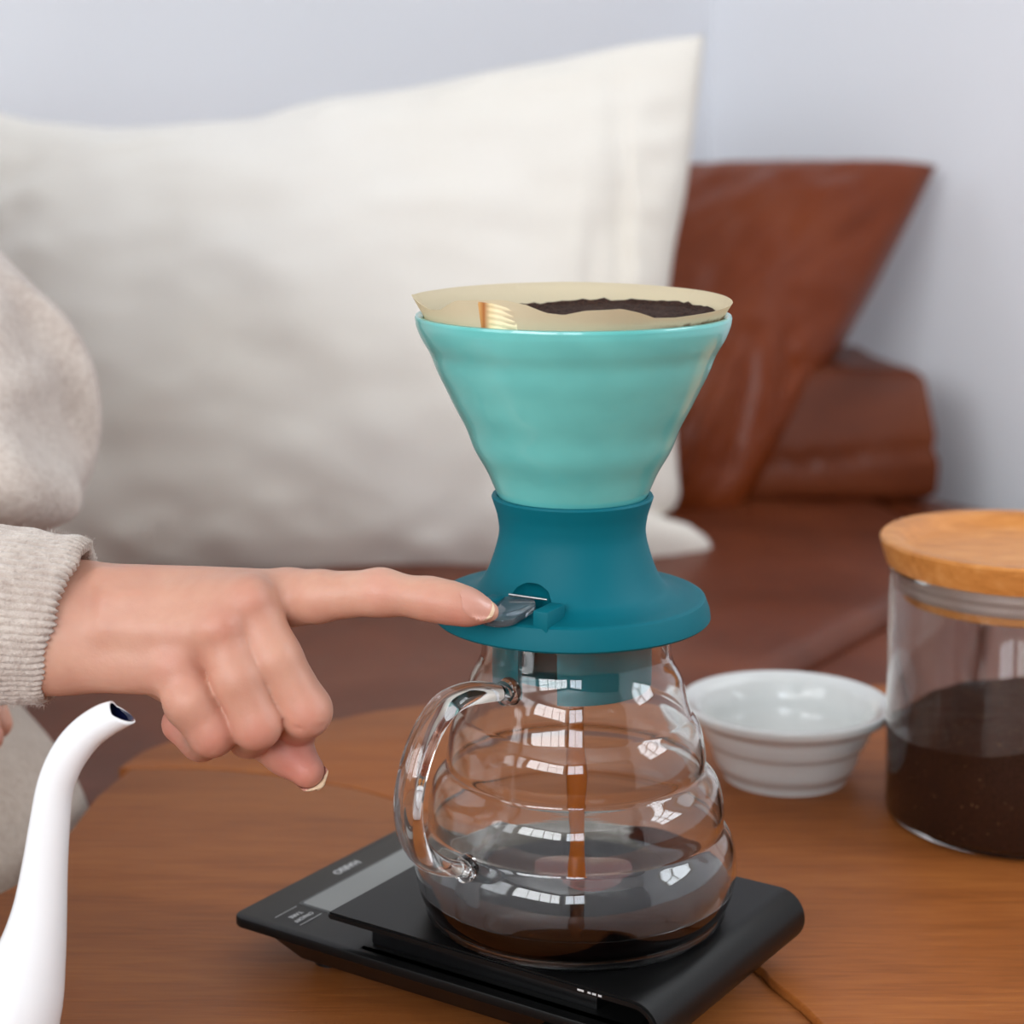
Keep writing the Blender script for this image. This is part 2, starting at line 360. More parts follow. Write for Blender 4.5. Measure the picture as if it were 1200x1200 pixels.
# ------------------------------------------------------------ room
FZ, CZ = -.42, 2.0
C0 = Vector((.22, 1.65)); E1 = Vector((-.86, -.51)).normalized(); E2 = Vector((.51, -.86)).normalized(); A_, B_ = 3.6, 4.2
def W(a, b): q = C0+E1*a+E2*b; return (q.x, q.y)
W0 = W
def struct(o): o['kind'] = 'structure'; return o
T = .1
struct(prism('floor', [W(-T, -T), W(A_+T, -T), W(A_+T, B_+T), W(-T, B_+T)], FZ-.05, FZ, M['floor']))
struct(prism('ceiling', [W(-T, -T), W(A_+T, -T), W(A_+T, B_+T), W(-T, B_+T)], CZ, CZ+.05, M['ceiling']))
struct(prism('wall_back', [W(-T, -T), W(A_+T, -T), W(A_+T, 0), W(-T, 0)], FZ, CZ, M['wall']))
struct(prism('wall_right', [W(-T, 0), W(0, 0), W(0, B_), W(-T, B_)], FZ, CZ, M['wall']))
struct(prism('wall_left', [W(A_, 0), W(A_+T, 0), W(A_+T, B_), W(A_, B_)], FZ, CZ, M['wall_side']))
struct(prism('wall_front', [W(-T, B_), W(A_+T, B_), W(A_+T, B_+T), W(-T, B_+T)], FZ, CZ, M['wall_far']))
def window(name, side, b0, b1, z0, z1, nx, nz, pm):
    """window in the right wall (side 0) or the left wall (side 1)"""
    fr = []; a0, a1 = (.0, .03) if side == 0 else (A_-.03, A_)
    am = .012 if side == 0 else A_-.012
    if side == 2: a0, a1, am = B_-.03, B_, B_-.012
    W = (lambda a, b: W0(a, b)) if side < 2 else (lambda a, b: W0(b, a))
    def bar(p0, p1, q0, q1): 
        bm_pts = [W(a0, p0), W(a1, p0), W(a1, p1), W(a0, p1)]; return bm_pts, q0, q1
    t = .045; bars = [bar(b0-t, b1+t, z0-t, z0), bar(b0-t, b1+t, z1, z1+t), bar(b0-t, b0, z0, z1), bar(b1, b1+t, z0, z1)]
    for i in range(1, nx):
        x = b0+(b1-b0)*i/nx; bars.append(bar(x-.015, x+.015, z0, z1))
    for i in range(1, nz):
        x = z0+(z1-z0)*i/nz; bars.append(bar(b0, b1, x-.012, x+.012))
    bm = bmesh.new()
    for pts, q0, q1 in bars:
        lo = [bm.verts.new((*p, q0)) for p in pts]; hi = [bm.verts.new((*p, q1)) for p in pts]
        bm.faces.new(lo); bm.faces.new(hi)
        for i in range(4): bm.faces.new((lo[i], lo[(i+1) % 4], hi[(i+1) % 4], hi[i]))
    bmesh.ops.recalc_face_normals(bm, faces=bm.faces); me = bpy.data.meshes.new(name); bm.to_mesh(me); bm.free()
    o = struct(link(name, me, M['frame'], None, False))
    for i in range(nx):
        for k in range(nz):
            p0, p1 = b0+(b1-b0)*i/nx+.015, b0+(b1-b0)*(i+1)/nx-.015; q0, q1 = z0+(z1-z0)*k/nz+.012, z0+(z1-z0)*(k+1)/nz-.012
            vs = [(*W(am, p0), q0), (*W(am, p1), q0), (*W(am, p1), q1), (*W(am, p0), q1)]
            me = bpy.data.meshes.new('pane'); me.from_pydata(vs, [], [(0, 1, 2, 3)])
            link('pane', me, pm, o, False)
window('window_1', 1, 1.9, 4.0, .55, 1.70, 4, 2, M['sky_pane_left'])
window('window_3', 2, 2.45, 3.4, .55, 1.70, 2, 2, M['sky_pane_front'])
window('window_2', 0, 1.85, 2.65, .55, 1.45, 2, 3, M['sky_pane_right'])
window('added_fill_left', 1, .80, 1.70, .40, 1.75, 2, 3, M['fill_pane_left'])  # added out of view, window-shaped fill that brightens the right wall
window('added_fill_right', 0, .80, 1.60, .55, 1.75, 2, 3, M['fill_pane_right'])  # added out of view, window-shaped fill for sofa, cushions and back wall

# ------------------------------------------------------------ sofa
SZ = -.04
sofa = thing('sofa', 'brown leather sofa with loose seat cushions standing behind the coffee table', 'sofa', (0, .8, FZ))
def cushion(name, pts, z0, z1, mat, bev, amp=.006, sub=.03, seed=0):
    o = prism(name, pts, z0, z1, mat, sofa, bev, 5)
    me = o.data; bm = bmesh.new(); bm.from_mesh(me)
    bmesh.ops.triangulate(bm, faces=[f for f in bm.faces if len(f.verts) > 4])
    for _ in range(6):
        es = [e for e in bm.edges if e.calc_length() > sub*1.6]
        if not es: break
        bmesh.ops.subdivide_edges(bm, edges=es, cuts=1); bmesh.ops.triangulate(bm, faces=[f for f in bm.faces if len(f.verts) > 4])
    bm.normal_update()
    for v in bm.verts:
        n = noise.noise(v.co*5+Vector((seed, 0, 0)))+.5*noise.noise(v.co*13+Vector((0, seed, 0)))
        v.co += v.normal*amp*n
    bm.to_mesh(me); bm.free(); me.polygons.foreach_set('use_smooth', [True]*len(me.polygons)); return o
SA, SB = Pz(905, 792, SZ), Pz(1045, 715, SZ); sd = (SB-SA).normalized()
S0 = SA-sd*.30; S1 = SB+sd*.20; sn = Vector((-sd.y, sd.x, 0))*.004
Afar = Pz(1100, 577, SZ); Ar = Pz(1215, 602, SZ); dr = (Ar-Afar).normalized(); Ar2 = Ar+dr*.45; Afar2 = Afar-dr*.12
cushion('seat_cushion', [(S0-sn*-1).to_2d()[:], (S1+sn).to_2d()[:], (Afar2+(S1-Afar)*.12).to_2d()[:], (.30, 1.36), (-.30, 1.08), (-1.0, .72), (-1.05, .33), (S0.x-.05, S0.y-.01)], SZ-.13, SZ, M['leather'], .02, .007, .03, 3)
cushion('seat_cushion', [(S0-sn).to_2d()[:], (S0.x+.12, S0.y-.08), Ar2.to_2d()[:], Ar.to_2d()[:], Afar.to_2d()[:], (Afar2+(S1-Afar)*.13).to_2d()[:], (S1-sn).to_2d()[:]], SZ-.13, SZ-.004, M['leather'], .014, .004, .03, 9)
Fa = [(-1.06, .31), (S0.x+.10, S0.y-.09), (Ar2.x+.01, Ar2.y), (Afar.x+.02, Afar.y+.02), (.31, 1.38), (-.30, 1.11), (-1.02, .75)]
prism('seat_base', Fa, FZ+.06, SZ-.132, M['leather'], sofa, .01)
for x, y in ((-.95, .42), (S0.x+.05, S0.y+.02), (.33, 1.2), (-.9, .7)):
    lathe('leg', [(0, FZ), (.018, FZ), (.024, FZ+.06), (0, FZ+.06)], M['floor'], sofa, 20, loc=(x, y, 0))
bk = [W(.55, .03), W(1.75, .03), W(1.75, .16), W(.55, .16)]
cushion('backrest', bk, SZ-.1, .24, M['leather'], .03, .005, .05, 5)
# side bolster behind the leather cushion: two stacked leather rolls with a seam between them
a0 = Py(1088, 585, 1.16); a1 = Py(1076, 425, 1.16); xr = a0.x; zt = a1.z
ymid = Py(1085, 533, 1.12).z
ab = cushion('arm_bolster', [(xr-.25, 1.115), (xr, 1.115), (xr-.03, 1.33), (xr-.26, 1.27)], SZ-.005, zt, M['leather'], .016, .005, .0085, 2)
for v in ab.data.vertices:
    d = Vector((v.co.x-(xr-.13), v.co.y-1.2, 0)).normalized(); k = math.exp(-((v.co.z-ymid-.006*math.sin(v.co.x*20))/.006)**2)
    v.co += -d*.005*k-d*.012*max(0, (v.co.z-ymid)/.06)
fixkids(sofa)

# ------------------------------------------------------------ pillows
def pillow(name, TL, TR, BR, BL, th, mat, label, cat, pinch=.1, n=90, wr=.004, seed=0, nrm=None, shape=.38, extra=None, pin=None, crinkle=1., folds=()):
    TL, TR, BR, BL = map(Vector, (TL, TR, BR, BL)); vs = []; fs = []
    nr = ((TR-TL).cross(BL-TL)).normalized() if nrm is None else Vector(nrm)
    if nr.y > 0: nr = -nr
    pin = pin or (pinch,)*4      # top, right, bottom, left
    for side in (1, -1):
        for j in range(n+1):
            for i in range(n+1):
                u, v = i/n*2-1, j/n*2-1      # v = -1 is the top
                pu = u*(1-.5*(pin[1] if u > 0 else pin[3])*(1-v*v)*abs(u)**1.0); pv = v*(1-.5*(pin[0] if v < 0 else pin[2])*(1-u*u)*abs(v)**1.0)
                a, b = (pu+1)/2, (pv+1)/2
                p = TL.lerp(TR, a).lerp(BL.lerp(BR, a), b)
                e = max(0, (1-u**2))*max(0, (1-v**2)); t = th*e**shape
                rad = math.hypot(u, v)
                edge = max(0, 1-min(1-abs(u), 1-abs(v))*3.0)
                q = Vector((u*3+seed, v*3, side*4)); w_ = noise.noise(q)*.8+noise.noise(q*2.3)*.5
                ang = math.atan2(v, u)
                w_ += crinkle*edge*1.1*noise.noise(Vector((u*9+seed, v*9, side)))+.6*crinkle*edge*math.sin(22*(u+v)+3*noise.noise(q))*(.3+.7*abs(u*v))
                d = t+wr*w_*min(1, e*6)*2
                for (fu, fv, fang, fw, fl, fd) in folds:      # soft creases running in from a corner
                    du, dv = u-fu, v-fv; al = du*math.cos(fang)+dv*math.sin(fang); ac = -du*math.sin(fang)+dv*math.cos(fang)
                    d += fd*math.exp(-(ac/fw)**2)*math.exp(-(al/fl)**2)*min(1, e*5)
                p = p+nr*(side*d)
                if extra: p = extra(p, u, v, side)
                vs.append(p)
    N = n+1; o2 = N*N
    for j in range(n):
        for i in range(n):
            q = (j*N+i, j*N+i+1, (j+1)*N+i+1, (j+1)*N+i); fs.append(q); fs.append(tuple(o2+x for x in q[::-1]))
    me = bpy.data.meshes.new(name); me.from_pydata([tuple(v) for v in vs], [], fs); bm = bmesh.new(); bm.from_mesh(me)
    bmesh.ops.remove_doubles(bm, verts=bm.verts, dist=2e-4); bmesh.ops.recalc_face_normals(bm, faces=bm.faces); bm.to_mesh(me); bm.free()
    o = link(name, me, mat, None, True); o['label'] = label; o['category'] = cat; return o
def edge_fn(top, right):
    def fn(p, u, v, side):
        d = (p.y-CY)/F
        if v < 0: p = p+Vector((0, 0, -float(np.interp(u, [t[0] for t in top], [t[1] for t in top]))*d*abs(v)**1.5))
        if u > 0: p = p+Vector((float(np.interp(v, [t[0] for t in right], [t[1] for t in right]))*d*abs(u)**2.5, 0, 0))
        return p
    return fn
linen_p = pillow('cushion', Py(-45, 128, .98), Py(826, 40, 1.0), Py(836, 684, .90), Py(-80, 700, .80), .085, M['linen'],
    'large cream linen cushion with pointed corners leaning upright on the sofa', 'cushion', n=120, folds=((.80, -.35, 1.5, .030, .5, -.007), (.68, -.1, 1.62, .04, .6, .006), (.88, .05, 1.5, .03, .4, .006), (.74, .3, 1.5, .03, .4, -.006)), wr=.0028, seed=1.7, pin=(.0, .0, .06, .1), shape=.42,
    extra=edge_fn([(-1, 0), (-.9, 10), (-.8, 27), (-.6, 46), (-.4, 52), (-.2, 54), (0, 38), (.2, 37), (.4, 26), (.6, 18), (.8, 6), (.92, 2), (1, 0)],
                  [(-1, 0), (-.8, -7), (-.6, -16), (-.4, -26), (-.2, -40), (0, -50), (.3, -44), (.6, -40), (.68, -38), (.73, -44), (.77, -66), (.80, -26), (.84, -5), (.88, 0), (.92, -6), (.96, -20), (1, -45)]))
leather_p = pillow('cushion', Py(690, 205, 1.30), Py(1098, 194, 1.27), Py(856, 618, 1.09), Py(560, 606, 1.08), .075, M['leather2'],
    'square brown leather cushion standing on its corner behind the turquoise coffee cone', 'cushion', n=90, wr=.004, seed=5.1, pin=(.0, -.10, .0, .1), shape=.36, crinkle=.25,
    folds=((.75, .70, -2.0, .07, .5, -.012), (.55, .80, -1.75, .05, .4, .008), (.85, .35, -2.1, .05, .35, -.008), (.3, .9, -1.9, .06, .3, -.01), (.8, -.5, 2.2, .06, .3, -.007)))

# ------------------------------------------------------------ coffee table
table = thing('coffee_table', 'oak coffee table of two fitted curved leaves under the black scale', 'table', (0, .1, FZ))
seam = smoothcurve([(-.222, .240), (-.17, .238), (-.120, .221), (-.076, .192), (.0, .110), (.066, .024), (.077, .000), (.089, -.031), (.105, -.10), (.115, -.2), (.11, -.45)], 8)
left = smoothcurve([(-.45, -.45), (-.45, -.20), (-.425, -.08), (-.365, .0), (-.295, .042), (-.245, .078), (-.230, .12), (-.224, .20)], 6)
cor = smoothcurve([(-.222, .240), (-.212, .270), (-.190, .292), (-.155, .307), (-.116, .320)], 6)
ptsB = [tuple(p) for p in left]+[tuple(p) for p in seam[1:]]
g = .0004
ptsA = [(p[0]+g, p[1]+g) for p in seam][::-1]+[tuple(p) for p in cor[1:]]+[(-.098, .333), (-.07, .344), (.211, .386), (.62, .44), (.62, -.45)]
ptsA = ptsA[:]
tb = prism('tabletop_leaf', ptsB, -.030, -.0018, M['table_low'], table, .0006, 2)
for v in tb.data.vertices:
    if v.co.z > -.01:
        t = max(0, min(1, (v.co.x-.8*v.co.y+.12)/.18)); v.co.z += .0016-.0026*t
ta = prism('tabletop_leaf', ptsA, -.030, 0, M['table'], table, .0011, 3)
for x, y in ((-.19, .20), (.5, .33), (.5, -.35), (-.36, -.36)):
    lathe('leg', [(0, FZ), (.014, FZ), (.022, -.031), (0, -.031)], M['table'], table, 24, loc=(x, y, 0))
fixkids(table)

# ------------------------------------------------------------ kitchen scale
RZ = math.radians(-33.5); scz = .029
scale = thing('kitchen_scale', 'flat black coffee scale with grey display and folded weighing plate', 'scale', (0, 0, 0), RZ)
def rrect(u0, u1, v0, v1, r, n=6):
    out = []
    for cx, cy_, a0 in ((u1-r, v1-r, 0), (u0+r, v1-r, 90), (u0+r, v0+r, 180), (u1-r, v0+r, 270)):
        for k in range(n+1):
            a = math.radians(a0+90*k/n); out.append((cx+r*math.cos(a), cy_+r*math.sin(a)))
    return out
U0, U1, V0, V1 = -.124, .055, -.0545, .0645
prism('body', rrect(U0, U1, V0, V1, .006), .0125, .0165, M['black'], scale, .0008, 2)
# tapered foot of the body
top = rrect(U0+.012, U1-.004, V0+.003, V1-.003, .005); bot = rrect(U0+.024, U1-.01, V0+.010, V1-.010, .005)
vs = [(x, y, .0125) for x, y in top]+[(x, y, .0022) for x, y in bot]; n_ = len(top)
pydata('base', vs, [tuple(range(n_)), tuple(range(n_, 2*n_))[::-1]]+[(i, (i+1) % n_, n_+(i+1) % n_, n_+i) for i in range(n_)], M['blackgloss'], scale, True, 30)
for x, y in ((U0+.034, V0+.02), (U0+.034, V1-.02), (U1-.02, V0+.02), (U1-.02, V1-.02)):
    px_, py_ = Matrix.Rotation(RZ, 2) @ Vector((x, y))
    ground = -.0018 if (py_ < .10-.9*px_*1.25+.0 and px_ < .06) else 0
    lathe('foot', [(0, ground), (.006, ground), (.006, .003), (0, .003)], M['blackgloss'], scale, 20, loc=(x, y, 0))
# display
prism('display', rrect(-.1075, -.0875, -.030, .040, .0015), .0163, .0168, M['lcd'], scale, 0)
prism('display_frame', rrect(-.109, -.086, -.0315, .0415, .002), .0161, .0166, M['blackgloss'], scale, 0)
# folded plate: side profile (u,z) swept along v
tk = .0028; zt_ = scz; rr = .0105; uc = .0575; zc = zt_-rr; prof = [(-.0756, zt_)]
for k in range(0, 17):
    a = math.radians(90-180*k/16); prof.append((uc+rr*math.cos(a), zc+rr*math.sin(a)))
prof.append((.02, zc-rr)); prof.append((.02, zc-rr+tk))
for k in range(0, 17):
    a = math.radians(-90+180*k/16); prof.append((uc+(rr-tk)*math.cos(a), zc+(rr-tk)*math.sin(a)))
prof.append((-.0756, zt_-tk))
bm = bmesh.new(); lo = [bm.verts.new((u, V0+.001, z)) for u, z in prof]; hi = [bm.verts.new((u, V1-.001, z)) for u, z in prof]
bm.faces.new(lo); bm.faces.new(hi[::-1]); n_ = len(prof)
for i in range(n_): bm.faces.new((lo[i], hi[i], hi[(i+1) % n_], lo[(i+1) % n_]))
bmesh.ops.recalc_face_normals(bm, faces=bm.faces)
bmesh.ops.bevel(bm, geom=[e for e in bm.edges if e.calc_face_angle(0) > 1.2], offset=.0007, segments=2, affect='EDGES')
me = bpy.data.meshes.new('weighing_plate'); bm.to_mesh(me); bm.free(); link('weighing_plate', me, M['black'], scale, True, 30)
box('plate_support', (-.012, .005, .0212), (.10, .098, .0100), M['blackgloss'], scale, bev=.001)
box('side_insert', (-.006, V0+.006, .0145), (.115, .004, .004), M['blackgloss'], scale, bev=.0005)
def text(body, loc, size, rot, mat, parent, name='lettering', bold=0, ext=.00008, M4=None, al='CENTER'):
    cu = bpy.data.curves.new(name, 'FONT'); cu.body = body; cu.size = size; cu.align_x = al; cu.align_y = 'CENTER'; cu.extrude = ext; cu.offset = bold
    o = bpy.data.objects.new(name, cu); COL.objects.link(o); o.location = loc; o.rotation_euler = rot; cu.materials.append(mat); o.parent = parent
    if M4 is not None: o.matrix_local = M4
    bpy.context.view_layer.update(); me = bpy.data.meshes.new_from_object(o.evaluated_get(bpy.context.evaluated_depsgraph_get()))
    o2 = bpy.data.objects.new(name, me); COL.objects.link(o2); o2.parent = parent; o2.matrix_local = o.matrix_local.copy() if M4 is None else M4
    bpy.data.objects.remove(o); o2.name = name
    if not me.materials: me.materials.append(mat)
    return o2
text('HARIO', (-.1157, .0085, .0166), .0052, (0, 0, math.radians(-90)), M['print'], scale, bold=.0001)
text('ON/OFF', (-.0985, -.0400, .0166), .0030, (0, 0, math.radians(-90)), M['print'], scale)
text('TARE', (-.1025, -.0400, .0166), .0030, (0, 0, math.radians(-90)), M['print'], scale)
box('print_line', (-.1075, -.040, .0166), (.0003, .013, .0001), M['print'], scale)
box('print_line', (-.0948, -.040, .0166), (.0003, .013, .0001), M['print'], scale)
for du_, dl_ in ((.037, .0026), (.0405, .0012), (.0425, .0016), (.0448, .0014)):
    box('print_mark', (du_, V0+.0009, .0276), (dl_, .0001, .0007), M['print'], scale)

# ------------------------------------------------------------ glass server
def R(px, py, ax=672.0):
    p = Py(px, py, 0); q = Py(ax, py, 0); return (p.x-q.x, p.z)
server = thing('glass_server', 'clear ribbed glass coffee server standing on the black scale', 'coffee server', (.0016, 0, 0))
SX = .0016
ol = [(760, 1104), (800, 1092), (836, 1066), (855, 1043), (862.5, 1020), (864, 1001), (859, 978), (848, 960), (849, 940), (843, 913), (827, 894), (827.5, 878), (822, 850), (811, 832), (807, 818), (801, 794), (790, 772), (787, 752)]
pr = [(R(x, y, 676)) for x, y in ol]
pr = [(r, max(z, scz)) for r, z in pr]
pp = [(0.0, scz+.0003), (.030, scz+.0003), (.047, scz+.0006), (.0555, scz+.004)]+[p for p in pr[2:]]+[(.0372, .1500)]
cuts = [0]+[4+([q[1] for q in ol].index(y)-2) for y in (960, 894, 832)]+[len(pp)-1]
cv = []
for c_a, c_b in zip(cuts[:-1], cuts[1:]):
    sgm = smoothcurve(pp[c_a:c_b+1], 7); cv += [tuple(x) for x in (sgm if c_a == 0 else sgm[1:])]
outer = [(max(0, r), z) for r, z in cv]
tw = .0016
inner = []
for i, (r, z) in enumerate(outer):
    a = np.array(outer[max(i-1, 0)]); b = np.array(outer[min(i+1, len(outer)-1)]); t = b-a; t = t/np.linalg.norm(t); nrm = np.array([t[1], -t[0]])
    q = np.array([r, z])-nrm*tw; inner.append((max(0, q[0]), q[1]))
inner[0] = (0, inner[1][1])
lathe('glass_body', outer+inner[::-1], M['glass'], server, 128, sharp=60).location = (0, 0, 0)
# handle: flat solid glass strap in a vertical plane through the axis
az = math.radians(225); dx, dy = math.cos(az), math.sin(az)
def HP(px, py, Y): p = Py(px, py, Y); return p
def rz_from(px, py):
    # point of the handle's plane that shows at this pixel
    for k in range(400):
        r = .03+k*.0002; q = Py(px, py, r*dy)
        if abs((q.x-SX)-r*dx) < .0004: return (r, q.z)
    return None
hp = []
for px, py in ((592, 812), (573, 811), (548, 813), (524, 824), (505, 848), (490, 880), (481, 915), (477, 950), (482, 982), (496, 1004), (516, 1015), (542, 1019)):
    q = rz_from(px, py)
    if q: hp.append(q)
hc = smoothcurve(hp, 5); n_ = len(hc)
path = [(dx*r, dy*r, z) for r, z in hc]
rads = []
for i in range(n_):
    t = i/(n_-1); rads.append(.0042+.0022*min(1, math.sin(PI*t)*2.2))
tube('handle', path, rads, M['glass'], server, 24, flat=.62, up=(dx, dy, 0))
for q in (hc[0], hc[-1]):
    tube('handle_joint', [(dx*(q[0]-.0030), dy*(q[0]-.0030), q[1]), (dx*(q[0]+.0010), dy*(q[0]+.0010), q[1])], [.0052, .0046], M['glass'], server, 24)
fixk = [c for c in server.children]
# coffee in the server
WZ = .0422
ci = [(r, z) for r, z in inner if z < WZ]
rW = np.interp(WZ, [z for r, z in inner[2:60]], [r for r, z in inner[2:60]])
cp = [(max(0, r-.0004), max(z, scz+.0006)) for r, z in outer if z < WZ]+[(rW+.0010, WZ), (rW*.6, WZ-.0001), (0, WZ-.0001)]
cof = lathe('coffee', cp, M['coffee'], None, 96); cof.location = (SX, 0, 0)
cof['label'] = 'pool of dark brewed coffee lying in the bottom of the glass server'; cof['category'] = 'coffee'
s0 = Py(676, 812, .0); zt2 = s0.z
stz = smoothcurve([(0, zt2+.012, .0022), (.0002, zt2-.006, .0024), (-.0002, zt2-.020, .0030), (.0004, zt2-.032, .0036), (.0002, zt2-.044, .0030), (.0007, zt2-.056, .0024), (.0004, zt2-.068, .0030), (.0006, WZ-.0002, .0036)], 6)
st = tube('coffee_stream', [(SX+x, .0+.3*x, z) for x, z, r in stz], [r*1.12 for x, z, r in stz], M['stream'], None, 20)
st['label'] = 'thin amber stream of coffee falling from the teal base into the server'; st['category'] = 'coffee stream'
sw = lathe('red_glow', [(0, WZ+.0009), (.007, WZ+.0005), (.015, WZ+.00012), (.017, WZ-.0001)], M['coffee_red'], cof, 48, fn=lambda r, z, a: (r*(1+.14*math.sin(3*a)+.1*math.cos(2*a+1)), z), loc=(.004, .004, 0))  # red glow round the stream's foot, painted as a flat disc

# ------------------------------------------------------------ teal release base
base = thing('dripper_base', 'teal silicone release base with wide flange sitting in the neck of the glass server', 'dripper base')
cz = .256
def RR(px, py): return R(px, py, 671)
o_ = [RR(833, 722), RR(832, 710), RR(828, 697)]
FZb, FZt = RR(833, 722)[1], RR(829, 695)[1]
ctop = RR(766, 579); 
# outer skin from the flange edge up to the collar, then down the inside
prof = [(.0508, FZb), (.0516, FZb+.0008), (.0512, FZb+.004), (.0496, FZt-.0006), (.0486, FZt)]
up = smoothcurve([(.0480, FZt+.0001), (.0415, FZt+.0006), (.0365, FZt+.0022), RR(778, 681), RR(770, 667), RR(762, 645), RR(757, 622), RR(759, 603), RR(763, 590), RR(766, 581)], 5)
prof += [tuple(p) for p in up]; rt, ztc = prof[-1]
prof += [(rt-.0004, ztc+.0008), (rt-.0018, ztc+.0009), (rt-.0028, ztc), (rt-.0036, ztc-.004), (.0250, ztc-.012), (.0245, FZt+.004), (.0275, FZb+.001), (.0290, FZb-.0005), (.0305, FZb)]
colr = lathe('collar', prof, M['teal'], base, 160, closed=True, sharp=35)
# lever pocket, cut at the front left
azl = math.radians(241)
def frame(az, r, z): return Matrix.Translation((r*math.cos(az), r*math.sin(az), z)) @ Matrix.Rotation(az, 4, 'Z')
cut = lathe('cutter', [(0, 0), (.0096, 0), (.0096, .0045), (.0088, .0078), (.0068, .0100), (.0036, .0112), (0, .0115)], None, None, 56)
cut.data.transform(frame(azl, .0372, FZt+.0004))
md = colr.modifiers.new('b', 'BOOLEAN'); md.object = cut; md.operation = 'DIFFERENCE'; md.solver = 'EXACT'
bpy.context.view_layer.update()
dg = bpy.context.evaluated_depsgraph_get(); nm = bpy.data.meshes.new_from_object(colr.evaluated_get(dg)); 
if len(nm.polygons) > 100:
    colr.modifiers.clear(); colr.data = nm; nm.materials.clear(); nm.materials.append(M['teal'])
    nm.polygons.foreach_set('use_smooth', [True]*len(nm.polygons)); nm.set_sharp_from_angle(angle=math.radians(35))
bpy.data.objects.remove(cut)
# raised guide on the flange beside the lever
for s_ in (1, -1):
    me = box('lever_guide', (0, 0, 0), (.0135, .0060, .0080), M['teal'], base, bev=.0007)
    me.data.transform(frame(azl, .0412, FZt+.0016) @ Matrix.Translation((0, .0120*s_, 0)))
lv = rrect(-.0135, .0095, -.0078, .0078, .0068, 10)
lever = prism('lever', lv, -.0013, .0013, M['lever'], base, .0004, 2)
lever.data.transform(frame(math.radians(236.5), .0458, FZt+.0024) @ Matrix.Rotation(math.radians(9), 4, 'Y'))
ax_ = tube('hinge_pin', [(0, -.0078, 0), (0, .0078, 0)], .0005, M['steel'], base, 12, up=(0, 0, 1))
ax_.data.transform(frame(azl, .0345, FZt+.0062))
# lower skirt with an open slot
zb = RR(766, 800)[1]; vs = []; fs = []; segs = 150; a_g0, a_g1 = math.radians(228), math.radians(258)
ang = [a_g1+(2*PI-(a_g1-a_g0))*i/segs for i in range(segs+1)]
for a in ang:
    for r, z in ((.0300, FZb+.001), (.0297, zb+.0008), (.0292, zb), (.0278, zb), (.0276, FZb+.001)):
        vs.append((r*math.cos(a), r*math.sin(a), z))
for i in range(segs):
    for k in range(5): fs.append((i*5+k, i*5+(k+1) % 5, (i+1)*5+(k+1) % 5, (i+1)*5+k))
fs += [(0, 1, 2, 3, 4), tuple(segs*5+k for k in (4, 3, 2, 1, 0))]
pydata('skirt', vs, fs, M['teal2'], base, True, 40)
lathe('valve_seat', [(0, zb+.006), (.0278, zb+.006), (.0278, zb+.0085), (.006, zb+.0085), (0, zb+.0085)], M['teal2'], base, 64)
lathe('spout_nozzle', [(.0030, zb+.001), (.0055, zb+.001), (.0065, zb+.0062), (.0030, zb+.0062)], M['teal2'], base, 32, closed=True)
# moulded mark on the flange
text('02', (0, 0, 0), .0042, (0, 0, 0), M['teal'], base, 'moulded_mark', ext=.0003, M4=Matrix.Translation((.0305, .0300, FZt+.0009)) @ Matrix.Rotation(math.radians(-45), 4, 'Z'))

# ------------------------------------------------------------ celadon cone and filter
cone = thing('coffee_dripper', 'pale turquoise ceramic pour over cone with soft waves held in the teal base', 'coffee dripper')
L_ = [(584.5, 578), (574, 555), (559.5, 529), (547.5, 502), (535, 476), (519, 446), (506.5, 416), (495.5, 397), (489, 381), (487, 371)]
op = [(r_, z_) for r_, z_ in [(-R(x, y, 672.5)[0], R(x, y, 672.5)[1]) for x, y in L_]]
rim = op[-1]
ex = smoothcurve([(.0235, op[0][1]-.010), (.0255, op[0][1]-.004)]+op, 8)
# soft horizontal waves on the wall
exw = []
for r, z in ex:
    t = (z-op[0][1])/(rim[1]-op[0][1]); exw.append((r+.00016*math.sin(2*PI*(t*4.3+.1))*max(0, min(1, t*4))*max(0, min(1, (1-t)*4)), z))
inn = [(r-.0030, z+.0006) for r, z in exw]
pro = exw+[(rim[0]-.0003, rim[1]+.0009), (rim[0]-.0012, rim[1]+.0012), (rim[0]-.0022, rim[1]+.0007)]+inn[::-1][2:]
lathe('cone_wall', pro, M['celadon'], cone, 160, closed=True, sharp=50)
# thumb handle at the far side
hb = [(0, rim[0]-.012, rim[1]-.018), (0, rim[0]+.002, rim[1]-.014), (0, rim[0]+.012, rim[1]-.024), (0, rim[0]+.008, rim[1]-.038), (0, rim[0]-.012, rim[1]-.042)]
tube('cone_handle', [tuple(p) for p in smoothcurve(hb, 6)], .0045, M['celadon'], cone, 16, up=(1, 0, 0))
# filter paper: a thin cone liner whose edge stands above the rim
paper = thing('paper_filter', 'unbleached paper filter standing above the rim of the turquoise cone', 'paper filter')
wallr = lambda z: float(np.interp(z, [q[1] for q in exw], [q[0]-.0034 for q in exw]))
zc_ = rim[1]; topc = R(863, 349, 672)
def ptop(a):
    """height of the paper edge above the cone rim, by azimuth"""
    d = math.degrees(a) % 360
    key = [(0, .0062), (30, .0068), (60, .0072), (90, .0076), (120, .0074), (150, .0072), (172, .0075), (180, .0082), (188, .0078), (197, .0072), (206, .0052), (214, .0058), (224, .0100), (236, .0108), (244, .0112), (252, .0098), (259, .0072), (265, .0066), (272, .0082), (284, .0088), (290, .0074), (297, .0050), (306, .0046), (320, .0050), (345, .0056), (360, .0062)]
    return float(np.interp(d, [k[0] for k in key], [k[1] for k in key]))
vs = []; fs = []; SG = 240; zl = np.linspace(0, 1, 14)
